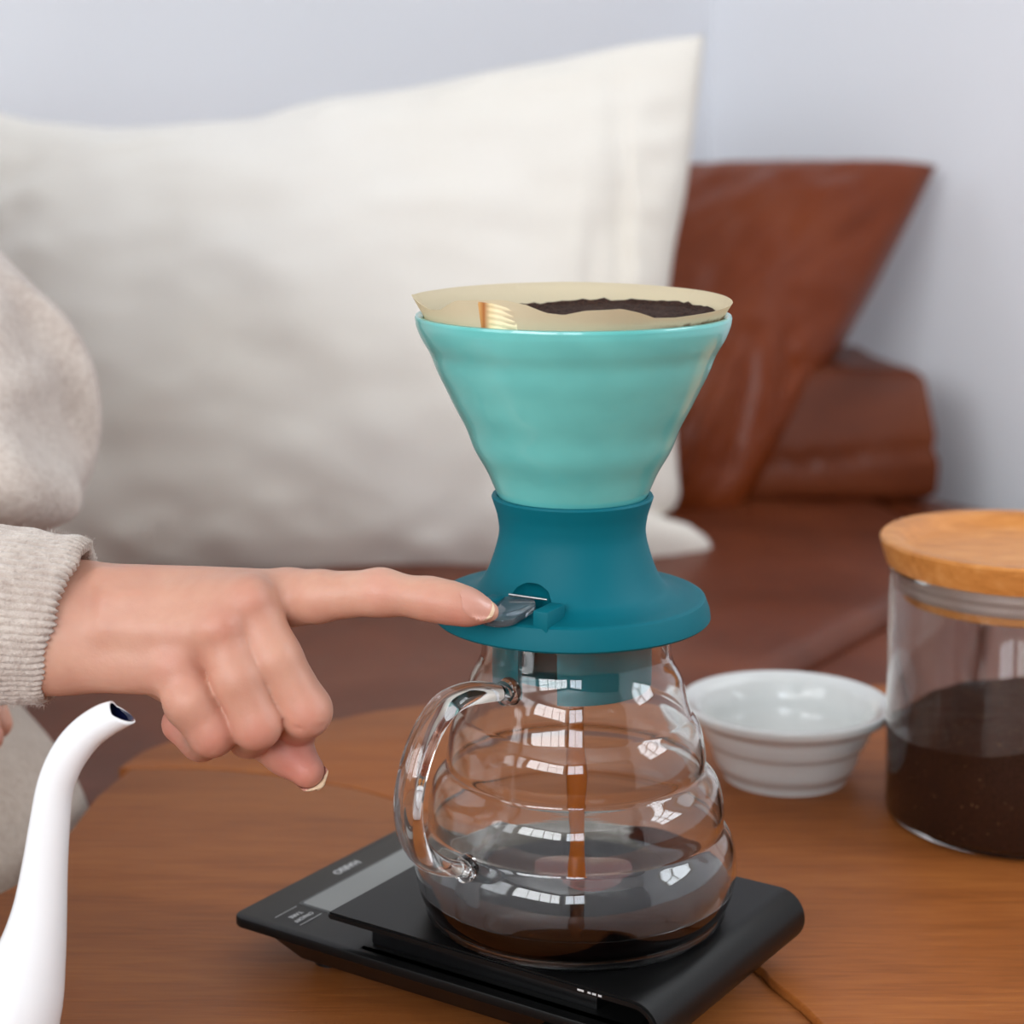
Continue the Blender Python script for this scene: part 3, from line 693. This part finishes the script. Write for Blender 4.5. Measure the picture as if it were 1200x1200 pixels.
for i in range(SG):
    a = 2*PI*i/SG; ht = ptop(a)
    for layer in (0, 1):
        for t in (zl if layer == 0 else zl[::-1]):
            z = zc_-.040+(.040+ht)*t; over = max(0, z-zc_)
            r = wallr(min(z, zc_-.0008))-.0002+over*.62
            r += .0005*noise.noise(Vector((math.cos(a)*3, math.sin(a)*3, z*120)))*min(1, over*250+.15)
            fr = max(0, 1-abs(((math.degrees(a)-240+180) % 360)-180)/40); r -= over*.42*fr
            r -= .00035*layer; vs.append((r*math.cos(a), r*math.sin(a), z))
m_ = 28
for i in range(SG):
    j = (i+1) % SG
    for k in range(m_): fs.append((i*m_+k, i*m_+(k+1) % m_, j*m_+(k+1) % m_, j*m_+k))
pydata('paper_wall', vs, fs, M['paper'], paper, True, 60)
# crimped seam: folded strip with pressed ridges, lying on the front left of the paper
vs = []; fs = []; nu, nv = 26, 26
for lay in (0, 1):
    for j in range(nv+1):
        for i in range(nu+1):
            u, v = i/nu, j/nv; a = math.radians(233+15*u); z = zc_-.004+(.0140-.0026*u*u)*v+.0
            over = max(0, z-zc_); r = wallr(min(z, zc_-.0008))+.0000+over*.22-(.0012+.0004*(v < .2))
            r += .0013 + .00022*math.sin(2*PI*6.5*v)*(.25 < u < .95)
            r -= lay*.0005; vs.append((r*math.cos(a), r*math.sin(a), z))
N = nu+1
for j in range(nv):
    for i in range(nu):
        q = (j*N+i, j*N+i+1, (j+1)*N+i+1, (j+1)*N+i); fs.append(q); fs.append(tuple(x+N*(nv+1) for x in q[::-1]))
for ed in ([j*N for j in range(nv+1)], [j*N+nu for j in range(nv+1)], list(range(N)), [nv*N+i for i in range(N)]):
    for p, q in zip(ed[:-1], ed[1:]): fs.append((p, q, q+N*(nv+1), p+N*(nv+1)))
pydata('crimped_seam', vs, fs, M['seam'], paper, True, 60)
# wet grounds inside the filter
vs = []; fs = []; rings, sg = 26, 120
for j in range(rings+1):
    for i in range(sg):
        a = 2*PI*i/sg; t = j/rings
        zb_ = zc_-.0022+.0030*math.cos(a-math.radians(35))*t
        zb_ -= .010*max(0, -math.cos(a-math.radians(20)))*t**2
        rmax = wallr(min(zb_, zc_-.0008))-.0012+max(0, zb_-zc_)*.2; r = rmax*t
        h = zb_+.0011*noise.noise(Vector((r*math.cos(a), r*math.sin(a), 0))*260)+.0006*noise.noise(Vector((r*math.cos(a), r*math.sin(a), 0))*700)
        if j == rings: h += .0012
        vs.append((r*math.cos(a), r*math.sin(a), h))
for j in range(rings):
    for i in range(sg):
        k = (i+1) % sg; fs.append((j*sg+i, j*sg+k, (j+1)*sg+k, (j+1)*sg+i))
gb = pydata('coffee_bed', vs, fs, M['slurry'], None, True); gb['label'] = 'dark wet ground coffee filling the paper filter'; gb['category'] = 'ground coffee'; gb['kind'] = 'stuff'

# ------------------------------------------------------------ white bowl
BY = .229; bc = Py(921, 822, BY); BX = bc.x
bowl = thing('bowl', 'small white porcelain bowl with stepped sides behind the glass server', 'bowl', (BX, BY, 0))
rb = Py(1044, 822, BY).x-BX; zb2 = bc.z
outp = [(0, .0022), (.026, .0018), (.0285, 0), (.0305, 0), (.0315, .0035), (.0335, .0060), (.0352, .0085), (.0372, .0150), (.0385, .0185), (.0405, .0205), (.0425, zb2-.0125), (.0434, zb2-.0088), (.0470, zb2-.0062), (rb-.0012, zb2-.0042), (rb, zb2-.001), (rb-.0006, zb2+.0006), (rb-.004, zb2+.0002), (rb-.0085, zb2-.0018), (rb-.0105, zb2-.0050), (rb-.0125, zb2-.010), (.038, zb2*.5), (.030, zb2*.26), (.018, .0075), (0, .0055)]
cv = smoothcurve(outp[3:], 4); bw = lathe('bowl_shell', outp[:3]+[(max(0, r), z) for r, z in cv], M['white'], bowl, 128, sharp=50)

# ------------------------------------------------------------ storage jar
JX, JY, JR = .2140, .174, .0598
jar = thing('storage_jar', 'tall clear glass jar with round wooden lid at the right edge of the table', 'jar', (JX, JY, 0))
zlt = Py(1190, 630, JY).z; zgt = Py(1190, 664, JY).z
gp = [(0, .0002), (JR-.006, .0002), (JR-.002, .0012), (JR, .0045), (JR, zgt-.001), (JR-.0010, zgt), (JR-.0026, zgt-.001), (JR-.0027, .006), (JR-.005, .0036), (0, .0032)]
lathe('glass_wall', gp, M['glass'], jar, 128, sharp=35)
lr = JX-Py(1034, 630, JY).x
lp = [(0, zgt+.0006), (JR+.001, zgt+.0006), (lr-.0022, zgt+.004), (lr-.0004, zlt-.0035), (lr, zlt-.0012), (lr-.0012, zlt), (lr-.007, zlt-.0002), (lr-.0095, zlt-.0012), (lr-.013, zlt-.0045), (lr-.017, zlt-.0062), (.02, zlt-.0066), (0, zlt-.0066)]
lid = lathe('lid', lp, M['lid'], jar, 128, sharp=40)
lathe('lid_plug', [(0, zgt-.015), (JR-.0075, zgt-.015), (JR-.0070, zgt-.0145), (JR-.0070, zgt-.0110), (JR-.0090, zgt-.011), (JR-.009, zgt+.0008), (0, zgt+.0008)], M['lid'], lid, 96, sharp=30)
lathe('seal_ring', [(JR-.009, zgt-.0108), (JR-.0045, zgt-.0105), (JR-.0038, zgt-.0085), (JR-.0046, zgt-.0065), (JR-.0038, zgt-.004), (JR-.0045, zgt-.001), (JR-.009, zgt-.0008)], M['silicone_clear'], lid, 96, closed=True, sharp=30)
gz = Py(1190, 826, JY).z
vs = []; fs = []; sg = 96; Rg = JR-.0022
rows = [(0, .0028), (.6, .0028), (.93, .0030), (1, .0056)]
for (t, z) in rows:
    for i in range(sg): a = 2*PI*i/sg; vs.append((Rg*t*math.cos(a), Rg*t*math.sin(a), z))
tops = [1, .97, .9, .8, .68, .55, .4, .25, .1, 0]
for t in tops:
    for i in range(sg):
        a = 2*PI*i/sg; x, y = Rg*t*math.cos(a), Rg*t*math.sin(a)
        z = gz+.0035*math.cos(a-math.radians(20))*t-.007*max(0, -math.cos(a-math.radians(10)))*t*t+.0018*noise.noise(Vector((x, y, 3))*60)+.0008*noise.noise(Vector((x, y, 3))*240)
        vs.append((x, y, z))
nr = len(rows)+len(tops)
for j in range(nr-1):
    for i in range(sg):
        k = (i+1) % sg; fs.append((j*sg+i, j*sg+k, (j+1)*sg+k, (j+1)*sg+i))
gg = pydata('coffee_grounds', [(x, y, z) for x, y, z in vs], fs, M['grounds'], None, True)
gg.location = (JX, JY, 0); gg['label'] = 'dark ground coffee half filling the glass jar'; gg['category'] = 'ground coffee'; gg['kind'] = 'stuff'

# ------------------------------------------------------------ white gooseneck kettle
KY = -.085
kettle = thing('gooseneck_kettle', 'white enamel kettle with long curved spout at the lower left', 'kettle', (-.305, KY, -.0018))
cl = [(-310, 1337, 60), (-230, 1335, 68), (-120, 1312, 74), (-50, 1275, 72), (-4, 1228, 66), (20, 1175, 56), (36, 1120, 43), (46, 1070, 33.5), (52, 1020, 28), (58, 967, 24.5), (64, 925, 22.5), (74, 897, 22.5), (88, 874, 22.5), (105, 856, 21.5), (123, 844, 20.5), (140, 836, 19.5)]
sc_k = (KY-CY)/F
pth = [Py(x, y, KY) for x, y, r in cl]; rd = [r*sc_k*1.0 for x, y, r in cl]
q = smoothcurve([(*p, r) for p, r in zip(pth, rd)], 6)
# spout as an open double-walled tube cut slantwise at the mouth
def spout():
    seg = 40; vs = []; fs = []; n = len(q); rows_ = []
    for lay in (0, 1):
        rng_ = range(n) if lay == 0 else range(n-1, n-14, -1)
        for i in rng_:
            p = Vector(q[i][:3]); r = q[i][3]-(.0008 if lay else 0); t = (Vector(q[min(i+1, n-1)][:3])-Vector(q[max(i-1, 0)][:3])).normalized()
            x = Vector((0, 1, 0)); y = t.cross(x).normalized(); row = []
            k_ = max(0, (i-(n-7))/6)     # the last rows lean into a pointed lower lip
            for s in range(seg):
                a = 2*PI*s/seg; off = x*(r*math.cos(a)*(1-.05*k_))+y*(r*math.sin(a)*(1-.08*k_))
                lip = off.normalized().dot(Vector((.55, 0, -.83)))
                v = p+off+t*(k_**2)*(.0034*max(-.35, lip))
                row.append(len(vs)); vs.append(v)
            rows_.append(row)
    for a_, b_ in zip(rows_[:-1], rows_[1:]):
        for s in range(seg): fs.append((a_[s], a_[(s+1) % seg], b_[(s+1) % seg], b_[s]))
    me = bpy.data.meshes.new('spout'); me.from_pydata([tuple(v) for v in vs], [], fs)
    bm = bmesh.new(); bm.from_mesh(me); bmesh.ops.recalc_face_normals(bm, faces=bm.faces); bm.to_mesh(me); bm.free()
    o = link('spout', me, [M['enamel'], M['navy']], kettle, True)
    nin = (n-1)*seg
    for pi_, p in enumerate(me.polygons):
        if min(v for v in p.vertices) >= (n)*seg: p.material_index = 1
    return o
spout()
kb = [(0, 0), (.052, 0), (.056, .003), (.058, .012), (.056, .035), (.050, .060), (.043, .080), (.040, .088), (.041, .091), (.038, .092), (0, .092)]
lathe('kettle_body', kb, M['enamel'], kettle, 96, sharp=45, loc=(-.305, KY, -.0018))
ld = lathe('kettle_lid', [(0, .0925), (.039, .0925), (.0405, .094), (.036, .099), (.020, .104), (0, .106)], M['enamel'], kettle, 72, sharp=45, loc=(-.305, KY, -.0018))
lathe('knob', [(0, .105), (.005, .105), (.005, .110), (.010, .114), (.010, .120), (.006, .124), (0, .1245)], M['lid'], ld, 40, loc=(-.305, KY, -.0018))
hk = smoothcurve([(-.345, KY, .083), (-.37, KY, .100), (-.395, KY, .092), (-.402, KY, .060), (-.388, KY, .028), (-.357, KY, .018)], 6)
tube('kettle_handle', hk, .0055, M['enamel'], kettle, 20, flat=.6, up=(0, 1, 0))
fixkids(kettle)

# ------------------------------------------------------------ the person
person = thing('person', 'person in a beige knit sweater reaching in from the left to press the lever', 'person', (-.45, .45, FZ))
# right hand, built in place: pixel of each joint, its depth and radius (m)
def J(x, y, Y): return np.array(Py(x, y, Y))
G = Grid((-.262, -.085, .055), (.0, .035, .192), .00085)
mcp = {'i': J(338, 700, -.030), 'm': J(292, 706, -.043), 'r': J(257, 738, -.050), 'p': J(206, 782, -.050)}
wr_u, wr_l = J(60, 697, -.030), J(55, 772, -.040)
palm = None
def add(p, g, k): return g if p is None else smin(p, g, k)
for a, b, ra, rb in ((wr_u, mcp['i'], .0105, .0092), (wr_u*.8+wr_l*.2, mcp['m'], .0105, .0094), (wr_u*.4+wr_l*.6, mcp['r'], .0105, .0092), (wr_l, mcp['p'], .0108, .0095)):
    palm = add(palm, cone_sdf(G, a, b, ra, rb), .010)
# forearm end, palm thickness and the thumb's ball on the far side
palm = add(palm, cone_sdf(G, J(-60, 738, -.03), J(70, 735, -.034), .0235, .0205), .010)
palm = add(palm, cone_sdf(G, J(110, 742, -.020), J(255, 755, -.026), .014, .015), .009)
palm = add(palm, cone_sdf(G, J(150, 750, -.008), J(235, 800, -.012), .014, .012), .009)
# tendons
for a, b, r in ((J(120, 684, -.040), mcp['i']+np.array((0, -.003, .001)), .0045), (J(130, 705, -.047), mcp['m']+np.array((0, -.003, .001)), .0042), (J(125, 735, -.050), mcp['r']+np.array((0, -.003, .001)), .0040)):
    palm = smin(palm, cone_sdf(G, a, b, r, r+.001), .006)
# knuckle heads
for k_, r in (('m', .0062), ('r', .0058), ('p', .0056)):
    palm = smin(palm, cone_sdf(G, mcp[k_]+np.array((-.001, -.0048, .0022)), mcp[k_]+np.array((.001, -.0048, .0022)), r, r), .004)
fing = {
 'i': ([mcp['i'], J(372, 699, -.037), J(446, 694, -.045), J(505, 702, -.048), J(530, 707, -.0490), J(551, 712, -.0495), J(573, 717, -.0500)], [.0092, .0088, .0078, .0070, .0067, .0057, .0036]),
 'm': ([mcp['m'], J(322, 772, -.051), J(358, 833, -.052), J(345, 852, -.030), J(300, 812, -.020)], [.0094, .0093, .0090, .0080, .0075]),
 'r': ([mcp['r'], J(278, 795, -.057), J(301, 849, -.058), J(292, 862, -.038), J(262, 815, -.024)], [.0090, .0086, .0084, .0075, .007]),
 'p': ([mcp['p'], J(224, 822, -.057), J(249, 857, -.057), J(236, 866, -.040), J(212, 848, -.034)], [.0094, .0092, .0084, .0074, .0070]),
 't': ([J(160, 752, -.008), J(235, 800, -.010), J(300, 855, -.020), J(338, 880, -.032), J(360, 903, -.037)], [.012, .0105, .0090, .0088, .0062])}
body = palm
for k_ in 'imrpt':
    pts, rads = fing[k_]; f = chain(G, pts, rads, .0028 if k_ != 'i' else .004)
    fk = smin(palm, f, {'i': .006, 'm': .0032, 'r': .0030, 'p': .0035, 't': .006}[k_]); body = smin(body, fk, .0006) if k_ != 'i' else fk
# creases at joints (shallow grooves)
def groove(f, a, b, r, d):
    g = cone_sdf(G, a, b, r, r); return np.maximum(f, -(g+0.0)) if d else f
def scratch(f, pts, depth=.0006, wid=.0011):
    for a, b in zip(pts[:-1], pts[1:]):
        g = cone_sdf(G, a, b, 0, 0); f = f+depth*np.exp(-(g/wid)**2)
    return f
body = scratch(body, [J(345, 668, -.044), J(347, 700, -.052), J(358, 738, -.046)], .0022, .0011)
for x0, y0, x1, y1, Y in ((440, 668, 443, 682, -.053), (448, 668, 451, 683, -.053), (455, 670, 457, 682, -.053), (502, 685, 505, 697, -.055), (510, 687, 512, 699, -.055)):
    body = scratch(body, [J(x0, y0, Y), J(x1, y1, Y)], .00035, .0009)
body = scratch(body, [J(330, 842, -.058), J(350, 852, -.060), J(378, 850, -.058)], .0006, .0009)
body = scratch(body, [J(166, 812, -.056), J(182, 816, -.058), J(197, 832, -.056)], .0008, .0012)
V, Q = nets(G, body); V = relax(V, Q, 3, .5)
def interp(Gd, f, p):
    g = (np.array(p)-Gd.lo)/Gd.h; i = np.clip(np.floor(g).astype(int), 0, np.array(f.shape)-2); t = g-i; s = 0
    for a in (0, 1):
        for b in (0, 1):
            for c in (0, 1):
                s += f[i[0]+a, i[1]+b, i[2]+c]*(t[0] if a else 1-t[0])*(t[1] if b else 1-t[1])*(t[2] if c else 1-t[2])
    return s
def P3(*p): return np.array(p, float)
def nail(name, c, fwd, nrm, L, Wd, Gd, f, parent, tip=.0016, lift=.00025, curve=.15):
    """thin plate laid on the finger: c = centre, fwd = to the tip, nrm = outwards"""
    fwd = Vector(fwd).normalized(); nrm = Vector(nrm); nrm = (nrm-fwd*nrm.dot(fwd)).normalized(); side = fwd.cross(nrm); out = []
    nu, nv = 18, 22; vs = []; fs = []
    for lay in (0, 1):
        for j in range(nv+1):
            for i in range(nu+1):
                u = (i/nu*2-1); v = (j/nv*2-1); w_ = Wd/2*(1-max(0, abs(v)-.55)**2*2.2); x = side*(u*w_)+fwd*(v*L/2*(1-.22*u*u))
                p = Vector(c)+x+nrm*.004; dist = 0
                over = max(0, v-.62)
                for _ in range(24):
                    s = interp(Gd, f, p)
                    if s < lift: break
                    p -= nrm*max(s*.7, .00005); dist += s
                    if (p-(Vector(c)+x)).dot(nrm) < -.0035: break
                p += nrm*(over*.0005); p -= nrm*(.0006*lay); vs.append(tuple(p))
    N = nu+1; K = N*(nv+1)
    for j in range(nv):
        for i in range(nu):
            a = (j*N+i, j*N+i+1, (j+1)*N+i+1, (j+1)*N+i); fs.append(a); fs.append(tuple(x+K for x in a[::-1]))
    for ed in ([j*N for j in range(nv+1)], [j*N+nu for j in range(nv+1)], list(range(N)), [nv*N+i for i in range(N)]):
        for a, b in zip(ed[:-1], ed[1:]): fs.append((a, b, b+K, a+K))
    o = pydata(name, vs, fs, [M['nail'], M['nail_tip']], parent, True, 50)
    for p in o.data.polygons:
        mx_ = sum(v % K//N for v in p.vertices)/len(p.vertices)
        if mx_ > nv*(.90 if name == 'fingernail' else .80): p.material_index = 1
    return o
body0 = body
nail('fingernail', J(560, 704, -.054), J(580, 717, -.053)-J(530, 697, -.052), (.10, -.38, .92), .0135, .0088, G, body0, person)
nail('thumbnail', J(364, 912, -.034), J(364, 912, -.037)-J(338, 884, -.032), (.30, .45, -.80), .013, .0115, G, body0, person)
# forearms, trunk, neck, head and left hand of the same body
G2 = Grid((-.98, -.03, -.34), (-.17, .85, .86), .0075)
def P3(*p): return np.array(p, float)
wr2 = J(-60, 738, -.02); elb = P3(-.36, .20, .13); sho = P3(-.42, .42, .36); shl = P3(-.76, .46, .36); el2 = P3(-.72, .26, .12); wl = P3(-.40, .155, .075)
b2 = chain(G2, [P3(*wr2), elb, sho], [.024, .036, .045], .02)
b2 = smin(b2, chain(G2, [shl, el2, P3(-.42, .165, .075)], [.045, .034, .024], .02), .02)
b2 = smin(b2, ell_sdf(G2, (-.59, .47, .20), (.155, .10, .22)), .06)
b2 = smin(b2, cone_sdf(G2, (-.63, .47, .08), (-.55, .46, .08), .09, .09), .05)
b2 = smin(b2, cone_sdf(G2, (-.59, .47, .40), (-.59, .44, .52), .05, .045), .03)
b2 = smin(b2, ell_sdf(G2, (-.59, .43, .64), (.072, .092, .115)), .02)
b2 = smin(b2, ell_sdf(G2, (-.59, .385, .575), (.045, .05, .045)), .03)
b2 = smin(b2, cone_sdf(G2, (-.59, .345, .645), (-.59, .325, .62), .010, .014), .012)
for s_ in (-1, 1):
    b2 = smin(b2, ell_sdf(G2, (-.59+.074*s_, .44, .635), (.012, .02, .032)), .008)
    b2 = np.maximum(b2, -ell_sdf(G2, (-.59+.03*s_, .335, .655), (.015, .012, .010)))
V2, Q2 = nets(G2, b2); V2 = relax(V2, Q2, 2)
# left hand resting on the knee
G3 = Grid((-.46, .06, -.03), (-.235, .22, .115), .0013)
kt = Py(12, 868, .115)
h3 = cone_sdf(G3, (-.42, .165, .075), (-.345, .150, .062), .022, .018)
h3 = smin(h3, ell_sdf(G3, (-.345, .140, .055), (.045, .038, .016)), .012)
tipq = Py(-12, 876, .112)
for i_, (dy_, L3) in enumerate(((-.020, 0), (-.001, .004), (.018, .003), (.036, -.004))):
    a = P3(-.312, .135+dy_*.9, .060); b = P3(tipq.x-.012+L3, .112+dy_, tipq.z+.024); c = P3(tipq.x-.003+L3, .108+dy_, tipq.z+.006)
    f = chain(G3, [a, b, c], [.0092, .0082, .0066], .004); h3 = smin(h3, f, .003)
h3 = smin(h3, chain(G3, [P3(-.37, .125, .060), P3(-.345, .088, .040), P3(-.325, .078, .018)], [.012, .010, .008], .006), .008)
V3, Q3 = nets(G3, h3); V3 = relax(V3, Q3, 2)
Va = np.vstack([V, V2, V3]); Qa = np.vstack([Q, Q2+len(V), Q3+len(V)+len(V2)])
skin = meshVQ('body', Va, Qa, M['skin'], person)
bl_ = np.zeros(len(Va))
for pt, rad, am in ((J(358, 850, -.06), .010, .35), (J(303, 866, -.066), .009, .38), (J(250, 866, -.064), .009, .38), (J(350, 892, -.040), .013, .75), (J(326, 880, -.036), .011, .5), (J(296, 700, -.055), .009, .22), (J(262, 730, -.06), .009, .22), (J(205, 778, -.06), .010, .20),
                    (J(445, 686, -.052), .008, .30), (J(540, 722, -.05), .010, .50), (J(510, 712, -.052), .008, .25), (J(212, 855, -.036), .014, .6), (P3(-.25, .1, .04), .03, .5)):
    bl_ = np.maximum(bl_, .8*am*np.exp(-(np.linalg.norm(Va-np.array(pt), axis=1)/rad)**2))
atr = skin.data.attributes.new('blush', 'FLOAT', 'POINT'); atr.data.foreach_set('value', bl_.astype(np.float32))
nail('fingernail', P3(tipq.x-.001, .096+.008, tipq.z+.010)*1.0, (.1, -.1, -1), (.55, -.8, .1), .011, .008, G3, h3, person)
# hair
vs = []
G4 = Grid((-.70, .30, .45), (-.48, .58, .80), .006)
hr = ell_sdf(G4, (-.59, .45, .665), (.084, .102, .122)); hr = smin(hr, ell_sdf(G4, (-.59, .50, .58), (.085, .07, .12)), .02)
hr = np.maximum(hr, -ell_sdf(G4, (-.59, .33, .60), (.064, .065, .11)))
V4, Q4 = nets(G4, hr); meshVQ('hair', relax(V4, Q4, 2), Q4, M['hair'], person)
# sweater ------------------------------------------------------------
G5 = Grid((-.98, -.035, -.22), (-.16, .72, .50), .0055)
sw_ = chain(G5, [P3(*J(-25, 722, -.034)), P3(-.30, .08, .128), P3(-.375, .20, .135)], [.030, .043, .058], .03)
sw_ = smin(sw_, chain(G5, [P3(-.375, .20, .135), P3(-.43, .42, .34)], [.060, .072], .03), .04)
# loose folds of the upper sleeve seen beside the linen cushion
bl = Py(40, 470, .22)
sw_ = smin(sw_, ell_sdf(G5, (bl.x-.024, .23, bl.z-.022), (.050, .075, .054)), .02)
sw_ = smin(sw_, cone_sdf(G5, np.array(Py(15, 560, .17)), np.array(Py(66, 572, .19)), .024, .017), .018)
sw_ = smin(sw_, cone_sdf(G5, np.array(Py(-120, 330, .27)), np.array(Py(-25, 440, .24)), .048, .050), .03)
sw_ = smin(sw_, ell_sdf(G5, (-.59, .47, .19), (.185, .13, .21)), .05)
sw_ = smin(sw_, chain(G5, [P3(-.59, .47, .25), shl, el2, P3(-.50, .19, .088)], [.10, .075, .058, .036], .03), .03)
sw_ = smin(sw_, cone_sdf(G5, (-.59, .47, .38), (-.59, .465, .42), .06, .056), .02)
for pts in ([Py(0, 428, .14), Py(42, 436, .15), Py(58, 470, .16), Py(52, 520, .16)], [Py(0, 512, .12), Py(50, 548, .13), Py(100, 582, .16)], [Py(5, 330, .2), Py(30, 380, .2), Py(75, 430, .2)]):
    for a, b in zip(pts[:-1], pts[1:]):
        y_ = G5.Y; G5.Y = y_*0+.15; gg_ = cone_sdf(G5, (a[0], .15, a[2]), (b[0], .15, b[2]), 0, 0); G5.Y = y_; sw_ = sw_+.014*np.exp(-(gg_/.009)**2)*(y_ < .24)
V5, Q5 = nets(G5, sw_); V5 = relax(V5, Q5, 2); meshVQ('sweater', V5, Q5, M['knit'], person)
# ribbed cuff round the right wrist
def cuff(name, c0, c1, a0, b0, a1, b1, ribs, nl, parent, slant=.0, thick=.004, upd=(0, 0, 1), amp=.0007):
    c0, c1 = Vector(c0), Vector(c1); t = (c1-c0).normalized(); y = Vector(upd); y = (y-t*y.dot(t)).normalized(); x = y.cross(t)
    seg = ribs*8; vs = []; fs = []; prof_ = [(i/nl, 0) for i in range(nl+1)]+[(1.0, -.35), (1.0+.0, -.75), (.985, -1), (.9, -1), (.6, -1.0)]
    for s, d in prof_:
        s_in = min(s, 1)
        for k in range(seg):
            a = 2*PI*k/seg; ra, rb = a0+(a1-a0)*s_in, b0+(b1-b0)*s_in
            rib = amp*(abs(math.cos(a*ribs/2))**.7*2-1)
            wv = .0012*noise.noise(Vector((math.cos(a)*2, math.sin(a)*2, s*5)))
            end = max(0, s-.9)*10
            rnd = -.0012*max(0, end)**2 if d == 0 else -.0012
            off = x*((ra+d*thick+rnd+rib+wv)*math.cos(a))+y*((rb+d*thick+rnd+rib+wv)*math.sin(a))
            vs.append(c0.lerp(c1, s)+off+t*slant*s*math.sin(a)+t*(.0008*math.cos(a*ribs))*(end if d == 0 else 1)+t*.0015*noise.noise(Vector((math.cos(a)*3, math.sin(a)*3, 1)))*s)
    n = len(prof_)
    for i in range(n-1):
        for k in range(seg):
            k2 = (k+1) % seg; fs.append((i*seg+k, i*seg+k2, (i+1)*seg+k2, (i+1)*seg+k))
    return pydata(name, vs, fs, M['knit'], parent, True), (c0, c1, x, y, t)
cf, fr_ = cuff('cuff', J(-75, 716, -.030), J(80, 728, -.034), .027, .0340, .0255, .0300, 70, 26, person, slant=.0055, amp=.0003)
# stray fibres of the knit, standing off the cuff
c0, c1, x_, y_, t_ = fr_; vs = []; fs = []
for i in range(5200):
    s = random.random()**.7; a = random.uniform(0, 2*PI); ra, rb = .027+(.0255-.027)*s, .034+(.030-.034)*s
    d = (x_*math.cos(a)+y_*math.sin(a)); p = c0.lerp(c1, s)+x_*(ra*math.cos(a))+y_*(rb*math.sin(a))+t_*(.0055*s*math.sin(a))
    dirv = (d*random.uniform(.2, 1)+Vector((random.gauss(0, .6), random.gauss(0, .6), random.gauss(0, .6)))).normalized(); L3 = random.uniform(.0010, .0028)
    sdv = dirv.cross(Vector((random.random(), random.random(), random.random()))).normalized()*.00005
    b = len(vs); mid = p+dirv*L3*.5; e = p+dirv*L3+Vector((random.gauss(0, 1), random.gauss(0, 1), random.gauss(0, 1)))*.0005
    vs += [p-sdv, p+sdv, mid+sdv, mid-sdv, e]; fs += [(b, b+1, b+2, b+3), (b+3, b+2, b+4)]
me = bpy.data.meshes.new('fuzz'); me.from_pydata([tuple(v) for v in vs], [], fs); fz = link('fuzz', me, M['knit'], cf, False); fz['kind'] = 'stuff'
cuff('cuff', (-.49, .195, .088), (-.405, .158, .076), .034, .034, .028, .028, 46, 14, person)
# trousers
G6 = Grid((-.80, .05, -.41), (-.19, .75, .18), .006)
kn = Py(0, 985, .20)
tr_ = chain(G6, [P3(-.56, .47, .045), P3(-.42, .34, .03), P3(kn.x-.046, .205, -.040)], [.10, .085, .084], .04)
tr_ = smin(tr_, chain(G6, [P3(kn.x-.046, .205, -.040), P3(-.36, .22, -.36)], [.080, .055], .03), .03)
tr_ = smin(tr_, chain(G6, [P3(-.64, .47, .045), P3(-.68, .26, -.02), P3(-.66, .22, -.36)], [.10, .078, .055], .04), .03)
V6, Q6 = nets(G6, tr_); V6 = relax(V6, Q6, 2); meshVQ('trousers', V6, Q6, M['trouser'], person)
fixkids(person)
print('verts', sum(len(o.data.vertices) for o in sc.objects if o.type == 'MESH'))
